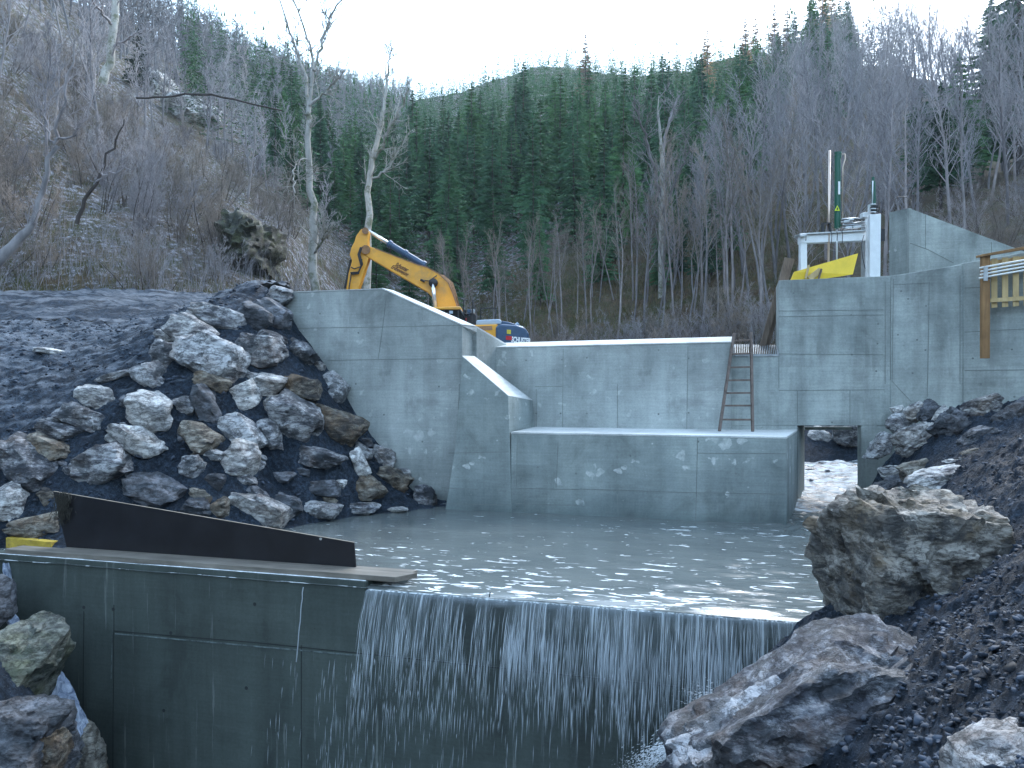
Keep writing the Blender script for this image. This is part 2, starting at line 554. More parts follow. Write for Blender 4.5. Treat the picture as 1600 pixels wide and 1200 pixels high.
# ------------------------------------------------------------------ river banks (fine height fields)
def tps(pts):
    P = np.array([[p[0], p[1]] for p in pts], float)
    z = np.array([p[2] for p in pts], float)
    n = len(P)
    d = np.hypot(P[:, None, 0] - P[None, :, 0], P[:, None, 1] - P[None, :, 1])
    K = np.where(d > 0, d * d * np.log(d + 1e-9), 0) + np.eye(n) * 0.15
    A = np.zeros((n + 3, n + 3))
    A[:n, :n] = K
    A[:n, n] = 1; A[:n, n + 1:] = P
    A[n, :n] = 1; A[n + 1:, :n] = P.T
    w = np.linalg.solve(A, np.concatenate([z, [0, 0, 0]]))
    def f(x, y):
        x = np.asarray(x, float); y = np.asarray(y, float)
        r = w[n] + w[n + 1] * x + w[n + 2] * y
        for i in range(n):
            d = np.hypot(x - P[i, 0], y - P[i, 1])
            r = r + w[i] * d * d * np.log(d + 1e-9)
        return r
    return f

def P3(px, py, D): return tuple(W(px, py, D))
def PY(px, py, Y): return tuple(onY(px, py, Y))
def PZ(px, py, Z): return tuple(onZ(px, py, Z))

L_PTS = [PZ(680, 795, ZW), PZ(560, 805, ZW), PZ(455, 825, ZW), (-9.3, 12.3, ZW), (-10.4, 10.5, ZW - 0.1),
         PY(445, 462, 17.4), PY(470, 515, 17.4), PY(510, 562, 17.4), PY(560, 640, 17.4), PY(620, 715, 17.4), PY(665, 768, 17.4),
         P3(300, 492, 18.5), P3(180, 592, 16.6), P3(60, 665, 15.6), P3(0, 700, 15.2), P3(-80, 740, 14.8),
         P3(0, 472, 25.5), P3(200, 464, 25.2), P3(400, 459, 22.5), P3(0, 560, 18), P3(200, 520, 20), P3(100, 600, 17.0), P3(330, 475, 21), P3(0, 640, 16.2),
         P3(-250, 475, 25), P3(-300, 600, 18), P3(-250, 720, 14.6),
         P3(350, 700, 15.6), P3(150, 745, 14.6), P3(250, 625, 15.9), P3(400, 600, 17.0), P3(480, 640, 17.2), P3(30, 790, 14.1), P3(250, 790, 14.7), P3(110, 835, 13.5),
         P3(430, 740, 16.2), P3(560, 745, 17.2), (-11.6, 10.6, -2.95), (-12.5, 10.6, -2.85), (-14, 10.4, -2.6),
         (-5.0, 17.5, -4.4), (-6.5, 14.5, -4.2), (-8.3, 11.8, -3.9), (-7.5, 9, -4.2), (-9.5, 9, -3.4),
         (-10.5, 24, 2.3), (-6.0, 24, 1.2), (-7, 19, 1.6)]
ltps = tps(L_PTS)

def left_bank(x, y):
    return ltps(x, y)

# the low bank in front of the weir, left
LL_PTS = [P3(10, 990, 11.4), P3(60, 1100, 10.9), P3(125, 1210, 10.6), P3(-60, 1000, 10.8), P3(-60, 1150, 9.5), (-12.2, 9.9, -3.3), (-11.6, 9.9, -3.6),
          (-10.9, 9.8, -4.6), (-10.3, 9.6, -5.6), (-9.5, 9.3, -6.6), (-8, 8.5, -7.6), (-14, 9.9, -2.4), (-16, 9.5, -1.8), (-14, 6, -2.6), (-10, 6, -5.8), (-8, 5, -7.5)]
lltps = tps(LL_PTS)

# right bank (downstream and beside the pool)
R_PTS = [PZ(1350, 808, ZW), PZ(1305, 850, ZW), P3(1290, 930, 10.2), P3(1262, 962, 9.3), P3(1345, 720, 17.9), P3(1385, 665, 17.7), P3(1440, 640, 17.2), P3(1520, 632, 16.6), P3(1600, 632, 16.0),
         P3(1700, 625, 15.0), P3(1400, 760, 15.5), P3(1500, 700, 14.2), P3(1600, 690, 11.5), P3(1480, 760, 12.6), P3(1600, 760, 9.0), P3(1450, 830, 11.2), P3(1560, 820, 9.0), P3(1440, 900, 9.6), P3(1600, 870, 6.7),
         P3(1400, 970, 8.3), P3(1500, 970, 7.0), P3(1600, 1000, 5.1), P3(1300, 985, 8.2), P3(1600, 1100, 4.2), P3(1600, 1200, 3.5), P3(1450, 1100, 5.4), P3(1450, 1200, 4.5), P3(1330, 1080, 6.7), P3(1250, 1100, 7.0), P3(1300, 1200, 5.8),
         P3(1190, 1030, 8.6), P3(1110, 1130, 7.9), P3(1040, 1215, 7.2), P3(900, 1350, 7.0), P3(1060, 1200, 8.5), P3(1150, 1120, 9.2), P3(1000, 1260, 9), P3(1800, 900, 6.0), P3(1900, 700, 10),
         P3(1800, 1200, 3.6), P3(1500, 1500, 2.6), P3(1300, 1500, 4.2), (0, 2, -2.0), (2, 0, -1.7), P3(1100, 1500, 5.2),
         (1.5, 14.5, -3.9), (0.8, 12.5, -4.0), (2.0, 16.2, -3.4)]
rtps = tps(R_PTS)

SURF = {}
def surf(name):
    xs, ys, Z = SURF[name]
    def f(x, y):
        i = np.clip(((np.asarray(x) - xs[0]) / (xs[1] - xs[0])).round().astype(int), 0, len(xs) - 1)
        j = np.clip(((np.asarray(y) - ys[0]) / (ys[1] - ys[0])).round().astype(int), 0, len(ys) - 1)
        return Z[i, j]
    return f

def grid_mesh(name, fz, box, step, amp, mat, seed, mask=None, label=None):
    xs = np.arange(box[0], box[1], step); ys = np.arange(box[2], box[3], step)
    X, Y = np.meshgrid(xs, ys, indexing='ij')
    Z = fz(X, Y)
    Z = Z + amp * fbm2(X * 1.1, Y * 1.1, 3, seed) * 0.55 + amp * 0.42 * fbm2(X * 4.2, Y * 4.2, 4, seed + 3, 0.6)
    # clods
    c = fbm2(X * 9, Y * 9, 3, seed + 9)
    Z = Z + np.clip(c - 0.1, 0, 1) * amp * 0.4
    if step < 0.06:
        Z = Z + np.clip(fbm2(X * 20, Y * 20, 3, seed + 19, 0.6), 0, 1) * amp * 0.25
    SURF[name] = (xs, ys, Z)
    n, m = X.shape
    V = np.stack([X.ravel(), Y.ravel(), Z.ravel()], 1)
    i, j = np.meshgrid(np.arange(n - 1), np.arange(m - 1), indexing='ij')
    a = (i * m + j).ravel()
    Fc = np.stack([a, a + m, a + m + 1, a + 1], 1)
    if mask is not None:
        cx = X[:-1, :-1].ravel(); cy = Y[:-1, :-1].ravel()
        Fc = Fc[mask(cx, cy)]
    me = np_mesh(name, V, Fc)
    o = link_mesh(name, me, mat, smooth=True)
    return tag(o, label, kind='structure')

# left bank: behind the weir only, in front of the wing wall
# mud on the face, paler gravel track on the plateau: one material with road streaks
grid_mesh('left_bank', ltps, (-26, -5.4, 10.1, 17.9), 0.06, 0.12, M['bank'], 3, mask=lambda x, y: (y < 17.2) | (x < -11.5), label='dark muddy bank and track left of the pool')
grid_mesh('track', lambda x, y: ltps(x, y) + 0.0, (-36, -10.6, 17.9, 30), 0.12, 0.12, M['road'], 3,
          mask=lambda x, y: (-x * sA + y * cA < 27.5) & (x < -11.3 - (y - 17.9) * 0.5) & ~((y < 18.6) & (x > -11.6)), label='dark gravel track behind the left bank')
grid_mesh('lower_left_bank', lltps, (-16, -7, 4.5, 9.98), 0.08, 0.16, M['mud'], 13, label='dark stony bank below the left end of the weir')
grid_mesh('right_bank', rtps, (-2.2, 12.5, 3.0, 18.6), 0.032, 0.13, M['mud'], 23,
          mask=lambda x, y: ~((y > 9.9) & (x < 1.2)) & ((-x * sA + y * cA) > 2.2), label='dark muddy gravel bank right of the pool')

def hit(fz, px, py, D0=3.0, D1=30.0):
    Ds = np.arange(D0, D1, 0.04)
    xc = (px - 800) / F * Ds
    x = xc * cA - Ds * sA; y = xc * sA + Ds * cA
    z = (600 - py) / F * Ds
    h = fz(x, y)
    k = np.nonzero(z <= h)[0]
    return float(Ds[k[0]]) if len(k) else None

# ------------------------------------------------------------------ water
def water_mat(name, base, foam, rough=0.12):
    m = Mat(name, rough, 0.5)
    v = m.co(world=True)
    fv = m.co((0.8, 2.6, 1), world=True)
    n1 = m.noise(3.2, 5, 0.6, fv, 0.3)
    n2 = m.noise(1.1, 3, 0.5, v)
    m._foam = (n1, n2)
    return m, v, fv, n1, n2

m, v, fv, n1, n2 = water_mat('pool_water', None, None)
Yc = m.sep(v, 1); Xc = m.sep(v, 0)
near = m.ramp(m.math('MULTIPLY_ADD', Yc, -1 / 4.5, 14.9 / 4.5, clamp=True), [(0.0, 0.0), (0.35, 0.22), (0.75, 0.6), (1.0, 1.0)])
right = m.ramp(m.math('MULTIPLY_ADD', Xc, 1 / 6.0, 4.5 / 6.0, clamp=True), [(0, 0.12), (0.5, 0.55), (1.0, 1.0)])
dens = m.math('MAXIMUM', m.math('MULTIPLY', near, 0.92), m.math('MULTIPLY', right, m.math('MULTIPLY_ADD', Yc, -0.075, 1.62, clamp=True)))
cell = m.noise(4.6, 4, 0.55, m.co((0.55, 1.9, 1), world=True), 0.8)
patch = m.noise(0.55, 3, 0.6, m.co((0.7, 1.6, 1), world=True))
th = m.math('MULTIPLY_ADD', dens, -0.15, 0.695)
th = m.math('SUBTRACT', th, m.math('MULTIPLY_ADD', patch, 0.16, -0.08))
fo = m.math('MULTIPLY', m.math('SUBTRACT', cell, th), 26.0, clamp=True)
base = m.mix(m.ramp(n2, [(0.35, 0.0), (0.65, 1.0)]), (0.092, 0.107, 0.106), (0.115, 0.130, 0.126))
col = m.mix(fo, base, (0.66, 0.70, 0.71))
hgt = m.math('ADD', m.math('MULTIPLY', n1, 0.6), m.math('MULTIPLY', m.noise(9, 4, 0.6, m.co((0.7, 2.2, 1), world=True)), 0.3))
hgt = m.math('ADD', hgt, m.math('MULTIPLY', fo, 0.2))
m.set(col, m.bump(hgt, 0.22, 0.04), m.math('MULTIPLY_ADD', fo, 0.4, 0.14), 0.28)
M['water'] = m.m

def water_grid(name, xs, ys, fz, mat, label):
    X, Y = np.meshgrid(xs, ys, indexing='ij')
    Z = fz(X, Y)
    n, k = X.shape
    V = np.stack([X.ravel(), Y.ravel(), Z.ravel()], 1)
    i, j = np.meshgrid(np.arange(n - 1), np.arange(k - 1), indexing='ij')
    a = (i * k + j).ravel()
    me = np_mesh(name, V, np.stack([a, a + k, a + k + 1, a + 1], 1))
    o = link_mesh(name, me, mat, smooth=True)
    return tag(o, label, kind='structure')

def pool_z(X, Y):
    z = np.full(X.shape, ZW)
    # draw-down towards the lip
    t = np.clip((10.8 - Y) / 0.9, 0, 1)
    z = z - 0.035 * t * t
    amp = np.clip((X + 3) / 6, 0.12, 1) * 0.02 + 0.004
    z = z + fbm2(X * 1.3, Y * 3.0, 3, 31) * amp
    tur = np.exp(-(((X - 1.6) / 1.0) ** 2 + ((Y - 16.6) / 1.6) ** 2))
    z = z + fbm2(X * 5, Y * 5, 3, 33) * 0.05 * tur
    return z
water_grid('pool_water', np.arange(-12.5, 3.9, 0.05), np.concatenate([np.arange(10.02, 13, 0.04), np.arange(13, 19.5, 0.08)]), pool_z, M['water'],
           'murky grey green pool between the two concrete walls')

# white water coming through the sluice opening
m = Mat('white_water', 0.25, 0.5)
v = m.co(world=True)
nn = m.noise(2.6, 6, 0.6, m.co((0.8, 2.2, 1), world=True), 0.9)
col = m.ramp(nn, [(0.40, (0.035, 0.045, 0.052)), (0.48, (0.12, 0.15, 0.17)), (0.56, (0.34, 0.40, 0.44)), (0.66, (0.68, 0.75, 0.79))])
m.set(col, m.bump(nn, 0.7, 0.08), m.ramp(nn, [(0.4, 0.15), (0.6, 0.6)]))
M['rapid'] = m.m
def rapid_z(X, Y):
    yc = -X * sA + Y * cA
    xc = X * cA + Y * sA
    d = yc
    z = np.interp(d, [16.6, 17.6, 18.6, 20, 24, 30, 36], [ZW - .03, ZW + 0.02, ZW + 0.08, -2.66, -2.42, -2.1, -1.9])
    return z + fbm2(X * 1.6, Y * 3.2, 4, 41, 0.5) * 0.075 * np.clip((d - 16.8) / 1.5, 0.15, 1)
def rapid_mesh():
    a = np.arange(0, 1.0001, 1 / 90); D = np.concatenate([np.arange(17.2, 24, 0.06), np.arange(24, 25.6, 0.15)])
    A_, D_ = np.meshgrid(a, D, indexing='ij')
    x0 = np.interp(D_, [17.2, 18.1, 20, 36], [6.30, 6.30, 6.2, 5.0]); x1 = np.interp(D_, [17.2, 18.1, 20, 36], [8.15, 8.15, 9.6, 18.0])
    xc = x0 + (x1 - x0) * A_
    X = xc * cA - D_ * sA; Y = xc * sA + D_ * cA
    return X, Y
X, Y = rapid_mesh()
Z = rapid_z(X, Y)
n, k = X.shape
i, j = np.meshgrid(np.arange(n - 1), np.arange(k - 1), indexing='ij')
a = (i * k + j).ravel()
o = link_mesh('stream_water', np_mesh('stream_water', np.stack([X.ravel(), Y.ravel(), Z.ravel()], 1), np.stack([a, a + k, a + k + 1, a + 1], 1)), M['rapid'], smooth=True)
tag(o, 'white rushing stream seen through the sluice opening', kind='structure')
# ------------------------------------------------------------------ concrete structures
def joints(th, mapf, segs, mat, w=0.012, name='formwork_joint', proud=0.004):
    """thin formwork joint ridges; segs of photo pixels"""
    mb = MB()
    for (x0, y0, x1, y1) in segs:
        p, q = mapf(x0, y0), mapf(x1, y1)
        mb.bar(p, q, proud * 2, w, side=mapf.n)
    mb.build(name, mat, th)

def holes(th, mapf, pts, mat, r=0.022):
    mb = MB()
    for (x, y) in pts:
        p = mapf(x, y)
        mb.tube([p - mapf.n * 0.02, p + mapf.n * 0.003], r, 10)
    mb.build('tie_hole', mat, th)

class PlY:
    def __init__(s, Y): s.Y = Y; s.n = Vector((0, -1, 0))
    def __call__(s, x, y): return onY(x, y, s.Y)
class PlD:
    """vertical plane through two pixel-columns at given depths"""
    def __init__(s, xa, Da, xb, Db):
        a, b = W(xa, 600, Da), W(xb, 600, Db)
        s.a = a; d = (b - a); d.z = 0; s.d = d.normalized()
        s.n = Vector((s.d.y, -s.d.x, 0))
    def __call__(s, x, y):
        r = W(x, y, 1.0)
        t = s.a.dot(s.n) / r.dot(s.n)
        return r * t

# --- weir (foreground drop wall)
YW = 10.05
LIPX = onY(572, 905, YW).x
wy = PlY(YW)
weir = empty('weir_wall', (-4, YW, -9.9), 'low dark wet concrete weir wall in the front that the water falls over', 'weir')
mb = MB()
zc = -2.765
prof = [(YW, -9.9), (YW, zc), (YW + 0.75, zc + 0.004), (YW + 0.75, -9.9)]
mb.prism([(LIPX, y, z) for y, z in prof], (-(LIPX + 11.75), 0, 0) if False else Vector((-11.75 - LIPX, 0, 0)))
zl = -2.875
prof = [(YW, -9.9), (YW, zl), (YW + 0.75, zl), (YW + 0.75, -9.9)]
mb.prism([(LIPX + 0.002, y, z) for y, z in prof], Vector((3.9 - LIPX, 0, 0)))
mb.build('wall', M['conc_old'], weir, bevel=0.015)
joints(weir, wy, [(178, 985, 176, 1260), (131, 955, 129, 1260), (178, 986, 400, 1004), (400, 1004, 575, 1022), (575, 1022, 900, 1056), (900, 1056, 1200, 1088), (471, 1008, 471, 1260), (178, 945, 178, 985), (766, 925, 745, 1045)], M['joint_old'], w=0.014)
mb = MB()
mb.bar(onY(180, 990, YW), onY(560, 1024, YW), 0.02, 0.018, side=(0, -1, 0))
mb.bar(onY(176, 990, YW), onY(174, 1060, YW), 0.016, 0.01, side=(0, -1, 0))
mb.build('lime_line', m_flat('lime_line', (0.085, 0.11, 0.11), 0.5, var=0.8, scale=9), weir)
holes(weir, wy, [(131, 949), (177, 952), (267, 989), (385, 1075), (256, 1110), (398, 944)], M['joint_old'], 0.028)

# --- apron wall with ledge
def wood_mid(): pass
CAPZ = 0.06
apron = empty('apron_wall', (-2, 16.7, -5), 'stepped lower concrete wall with a pale ledge rising from the far side of the pool', 'wall')
Ya = 16.7
a0 = onY(798.5, 690, Ya); a1 = onY(1229, 681, Ya)
zl1 = -1.055
A = Vector((a0.x, Ya, zl1)); B = Vector((a1.x, Ya, zl1))
C = W(1247, 600, 18.5); C.z = zl1; Dd = Vector((a0.x, 19.2, zl1))
mb = MB(); mb.prism([p + Vector((0, 0, -0.05)) for p in (A, B, C, Dd)], (0, 0, -4.2))
mb.build('wall', M['conc_dark'], apron, bevel=0.012)
mb = MB(); mb.prism([A + Vector((0, -0.004, 0)), B + Vector((0.004, -0.004, 0)), C + Vector((0.004, 0, 0)), Dd], (0, 0, -0.0495))
mb.build('ledge', M['conc_lit_top'], apron, bevel=0.012)
pa = PlY(Ya)
joints(apron, pa, [(1090, 684, 1087, 815), (1090, 708, 1228, 709), (905, 764, 1087, 770), (1087, 770, 1227, 772), (1186, 773, 1186, 815), (872, 690, 869, 762), (808, 690, 807, 760), (820, 770, 820, 800), (806, 763, 905, 765), (806, 787, 900, 790)], M['joint'], w=0.012)
holes(apron, pa, [(1091, 690), (900, 740), (985, 712), (1150, 740), (840, 730)], M['joint'])

# --- buttress
but = empty('buttress', (-5.4, Ya, -5), 'sloping topped concrete buttress against the left wing wall', 'buttress')
f = [onY(722, 557, Ya - .002), onY(794, 619, Ya - .002), onY(796, 673, Ya - .002), onY(797, 700, Ya - .002), onY(801, 860, Ya - .002), onY(686, 860, Ya - .002), onY(711, 700, Ya - .002)]
bk = []
for p in f:
    bk.append(Vector((p.x, 18.95, p.z)))
bk[0] = Vector((f[0].x + 0.02, 17.5, f[0].z + 0.02))
bk[1] = onY(832, 626, 18.85); bk[2] = onY(836, 668, 18.85)
mb = MB(); n_ = 7
mb.add(f + bk, [tuple(range(n_ - 1, -1, -1)), tuple(range(n_, 2 * n_))] + [(i, (i + 1) % n_, (i + 1) % n_ + n_, i + n_) for i in range(n_)])
mb.build('wall', M['conc_dark'], but, bevel=0.012)
mb = MB()
q = [f[0], f[1], bk[1], bk[0]]
mb.prism([p + Vector((0, 0, 0.006)) for p in q], (0, 0, 0.012))
mb.build('top_face', M['conc_lit_top'], but)
joints(but, pa, [(718, 600, 716, 640), (701, 708, 795, 706), (748, 765, 690, 762), (692, 787, 798, 789)], M['joint'])

# --- left wing wall
wing = empty('wing_wall', (-9, 17.3, -5), 'tall pale concrete wing wall with a sloping crest left of the spillway', 'wall')
Yl = 17.3
tA = onY(395, 459.5, Yl); tB = onY(597, 452, Yl); tC = onY(722, 509, Yl); tD = onY(761, 539, 18.8)
tA.x -= 0.6
off = Vector((0, 0.62, 0.02))
front = [tA, tB, tC, tD]
back = [tA + off, tB + off, tC + Vector((0.15, .62, 0.0)), tD + Vector((0.35, 0.55, 0.02))]
low = lambda p, z=-5.0: Vector((p.x, p.y, z))
tF = [p - Vector((0, 0, 0.0)) for p in front]
mb = MB()
V = tF + back + [low(p) for p in tF] + [low(p) for p in back]
fs = []
for i in range(3):
    fs.append((i, i + 1, 5 + i, 4 + i))                    # top
    fs.append((8 + i, 9 + i, i + 1, i))                    # front
    fs.append((4 + i, 5 + i, 13 + i, 12 + i))              # back
fs += [(0, 4, 12, 8), (3, 11, 15, 7)]
mb.add(V, fs)
mb.build('wall', M['conc'], wing, bevel=0.012)
mb = MB()
for i in range(3):
    q = [tF[i], tF[i + 1], back[i + 1], back[i]]
    e = Vector((0, -0.012, 0))
    q[0] = q[0] + e; q[1] = q[1] + e
    mb.prism([p + Vector((0, 0, 0.002)) for p in q], (0, 0, 0.03 if i else 0.022))
mb.build('crest', M['conc_lit_top'], wing)
pw = PlY(Yl)
joints(wing, pw, [(460, 513, 598, 511), (598, 511, 722, 508), (512, 563, 722, 560), (604, 460, 598, 511), (598, 511, 591, 561)], M['joint'], w=0.013)
holes(wing, pw, [(686, 604), (600, 648), (556, 600), (560, 520), (500, 490), (660, 690)], M['joint'])

# --- spillway wall
Ym = 18.85
sp = empty('spillway_wall', (-3, Ym, -5), 'middle concrete spillway wall with a pale inclined crest above the ledge', 'wall')
c0 = onY(757, 544, Ym); c1 = onY(1143, 535.5, Ym)
c0b = onY(757, 538, Ym + 1.15); c1b = onY(1146, 527.5, Ym + 1.15)
mb = MB()
V = [c0, c1, c1b, c0b] + [low(p, -3) for p in (c0, c1, c1b, c0b)]
mb.add(V, [(0, 1, 2, 3), (4, 5, 1, 0), (5, 6, 2, 1), (6, 7, 3, 2), (7, 4, 0, 3)])
mb.build('wall', M['conc'], sp, bevel=0.012)
mb = MB()
e = Vector((0, -0.014, 0))
mb.prism([c0 + e + UP * .002, c1 + e + UP * .002, c1b + UP * .002, c0b + UP * .002], (0, 0, 0.025))
mb.build('crest', M['conc_lit_top'], sp)
pm = PlY(Ym)
joints(sp, pm, [(880, 545, 879, 668), (1075, 541, 1073, 670), (836, 604, 879, 604), (965, 600, 965, 669), (838, 608, 838, 668)], M['joint'], w=0.011)
holes(sp, pm, [(822, 563), (878, 562), (1029, 547), (917, 559), (876, 646), (1029, 647), (917, 646), (1076, 560), (1076, 645), (838, 646)], M['joint'])

# --- sluice tower
Dt = 18.25
pt = PlD(1140, Dt, 1392, Dt)
nT = pt.n
tower = empty('sluice_tower', pt(1217, 900), 'concrete sluice tower with a square opening for the stream', 'tower')
mb = MB()
T = 1.5
YV = Vector((0, 1, 0))
mb.prism([pt(1138, 556), pt(1217, 556), pt(1217, 438), pt(1392, 431), pt(1392, 665), pt(1138, 665)], YV * T)
mb.prism([pt(1138, 665.05), pt(1246, 665.05), pt(1246, 860), pt(1138, 860)], YV * T)
mb.prism([pt(1346, 665.05), pt(1392, 665.05), pt(1392, 860), pt(1346, 860)], DV * 0.22)
mb.build('wall', M['conc_rough'], tower, bevel=0.01)
mb = MB()                                   # inner jamb and hanging lip at the back of the passage
mb.prism([W(1258, 667, Dt + 1.52), W(1346 * .98 + 12, 667, Dt + 1.52), W(1331, 672, Dt + 1.52), W(1258, 672, Dt + 1.52)][:4], DV * 0.1)
q = [W(1246.5, 600, Dt + .003), W(1257, 600, Dt + 1.52), W(1246.5, 600, Dt + 1.52)]
q = [Vector((p.x, p.y, -3.2)) for p in q]
mb.prism(q, (0, 0, 3.2 - 0.98))
mb.build('passage_jamb', M['conc_dark'], tower)
joints(tower, pt, [(1217, 495, 1380, 492), (1217, 486, 1380, 484), (1217, 553, 1380, 554), (1392, 432, 1391, 594), (1383, 440, 1383, 600), (1217, 610, 1382, 609), (1328, 610, 1328, 663), (1217, 556, 1217, 606), (1246, 610, 1246, 662), (1370, 665, 1392, 665)], M['joint'], w=0.011, proud=0.005)
holes(tower, pt, [(1330, 492), (1372, 506), (1371, 537), (1300, 660), (1331, 554), (1369, 580), (1240, 458)], M['joint'])

# --- right retaining wall
pr = PlD(1392, Dt - 0.02, 1506, 17.75)
ret = empty('retaining_wall', pr(1392, 900), 'tall concrete retaining wall with vertical joints above the right bank boulders', 'wall')
mb = MB()
mb.prism([pr(1392.2, 431), pr(1506, 413), pr(1506, 860), pr(1392.2, 860)], DV * 0.8)
pr2 = PlD(1506, 17.70, 1700, 16.7)
mb.prism([pr2(1506, 411), pr2(1760, 366), pr2(1760, 860), pr2(1506, 860)], DV * 0.8)
mb.build('wall', M['conc_rough'], ret, bevel=0.012)
joints(ret, pr, [(1452, 440, 1449, 620), (1396, 436, 1394, 596), (1394, 596, 1424, 628), (1500, 430, 1500, 600), (1396, 445, 1452, 442)], M['joint'], w=0.012, proud=0.005)
joints(ret, pr2, [(1507, 519, 1600, 514), (1507, 579, 1600, 578), (1507, 450, 1535, 449)], M['joint'], w=0.016)
holes(ret, pr, [(1408, 455), (1419, 467), (1403, 523), (1446, 547), (1433, 531), (1447, 478), (1426, 583)], M['joint'])
holes(ret, pr2, [(1533, 600), (1581, 546), (1520, 560), (1585, 620)], M['joint'])

# --- upper wall behind
pu = PlD(1420, 20.4, 1600, 20.0)
up = empty('upper_wall', pu(1420, 460), 'smooth concrete wall with a descending top standing behind the sluice tower', 'wall')
mb = MB()
Lft = [W(1389, 332, 21.3), W(1389, 470, 21.3)]
V = [pu(1420, 325), pu(1590, 389), pu(1760, 452), pu(1760, 480), pu(1420, 480)]
mb.prism(V, DV * 0.9)
mb.build('wall', M['conc_rough'], up, bevel=0.01)
mb = MB()
mb.prism([W(1389.5, 332, 21.25), W(1420, 325.2, 20.42), W(1424, 325.2, 21.3)], (0, 0, -3))
mb.build('end_face', M['conc_dark'], up)  # end face turned from the light, its shade put into darker concrete
joints(up, pu, [(1422, 380, 1450, 390), (1450, 390, 1490, 411), (1446, 336, 1446, 388), (1549, 378, 1549, 396)], M['joint'], w=0.014)
hp = [W(1401, 327, 20.8), W(1397, 313, 20.8), W(1403, 307.5, 20.8), W(1416, 308, 20.8), W(1423, 313, 20.8), W(1424, 325, 20.8)]
lh = MB().tube(hp, 0.012, 6).build('rebar_loop', m_flat('rust', (0.09, 0.08, 0.07)), None, hp[0], smooth=True)
tag(lh, 'thin bent steel lifting loop on top of the upper wall', 'loop')

# --- intake grate between ladder and tower
ax = (pt(1148, 555), pt(1216, 555)); bx = (W(1148, 540, Dt + 1.3), W(1214, 541, Dt + 1.3))
gr = empty('intake_grate', ax[0], 'inclined steel bar grate beside the ladder at the foot of the tower', 'grate')
mb = MB()
for k in range(24):
    t = (k + .5) / 24
    mb.bar(ax[0].lerp(ax[1], t) + UP * .01, bx[0].lerp(bx[1], t) + UP * .01, 0.014, 0.05, side=RV)
mb.build('bars', m_flat('galvanised', (0.20, 0.22, 0.23), 0.6, 0.3), gr)
mb = MB()
for a_, b_ in ((ax[0], ax[1]), (bx[0], bx[1]), (ax[0], bx[0]), (ax[1], bx[1])):
    mb.bar(a_, b_, 0.04, 0.05)
mb.build('frame', m_flat('galvanised_frame', (0.35, 0.38, 0.40), 0.4, 0.6), gr)

for o_ in (weir, apron, but, wing, sp, tower, ret, up):
    o_['kind'] = 'thing'
# ------------------------------------------------------------------ rocks
def ico(sub):
    bm = bmesh.new()
    bmesh.ops.create_icosphere(bm, subdivisions=sub, radius=1.0)
    V = np.array([v.co[:] for v in bm.verts]); Fc = np.array([[v.index for v in f.verts] for f in bm.faces])
    bm.free()
    return V, Fc
ICO = {k: ico(k) for k in (1, 2, 4, 5, 6)}

def rock_verts(seed, sub=4, planes=11, rough=0.035, strat=0.02, ledges=0.0):
    rng = np.random.RandomState(seed)
    V, Fc = ICO[sub]
    N = rng.normal(size=(planes, 3)); N /= np.linalg.norm(N, axis=1)[:, None]
    box = np.array([[1, 0, 0], [-1, 0, 0], [0, 1, 0], [0, -1, 0], [0, 0, 1], [0, 0, -1]], float) + rng.normal(size=(6, 3)) * 0.22
    box /= np.linalg.norm(box, axis=1)[:, None]
    N = np.vstack([N, box])
    d = np.concatenate([rng.uniform(0.86, 1.12, planes), rng.uniform(0.80, 0.95, 6)])
    dot = V @ N.T
    r = np.min(np.where(dot > 0.05, d[None, :] / np.maximum(dot, 0.05), 9), axis=1)
    r = np.minimum(r, 1.32)
    P = V * r[:, None]
    q = P + seed * 3.7
    n1 = fbm(q * 1.6, 5, seed, 0.55)
    # layered edges: noise stretched along one direction
    ax = rng.normal(size=3); ax /= np.linalg.norm(ax)
    t = (P @ ax)
    n2 = vnoise(np.stack([t * 9 + fbm(q * 1.3, 2, seed + 5) * 1.5, t * 0, t * 0], 1), seed + 2)
    ridge = 1 - np.abs(fbm(q * 2.6, 4, seed + 8, 0.6))
    P = P * (1 + rough * n1 + strat * n2 + rough * 0.6 * (ridge - 0.7))[:, None]
    # chiselled breaks: every patch of surface gets its own small tilt
    for ns, amp in ((34, 0.12), (150, 0.13)) if sub >= 5 else ((26, 0.12),):
        S0 = rng.normal(size=(ns, 3)); S0 /= np.linalg.norm(S0, axis=1)[:, None]
        Pn = V + 0.10 * np.stack([vnoise(q * 3 + k * 9, seed + 21 + k) for k in range(3)], 1)
        Pn = Pn * np.array([1, 1, 1.7]); S1 = S0 * np.array([1, 1, 1.7])
        idx = np.argmax(-((Pn ** 2).sum(1)[:, None] - 2 * Pn @ S1.T + (S1 ** 2).sum(1)[None, :]), axis=1)
        tl = rng.normal(size=(ns, 3)) * amp
        dsp = ((V - S0[idx]) * tl[idx]).sum(1) + rng.normal(size=ns)[idx] * 0.012
        P = P * (1 + dsp)[:, None]
    if sub >= 5:
        P = P * (1 + 0.022 * fbm(q * 7, 4, seed + 12, 0.65) - ledges * np.abs(vnoise(q * np.array([1.5, 1.5, 5.5]), seed + 15)))[:, None]
    return P, Fc

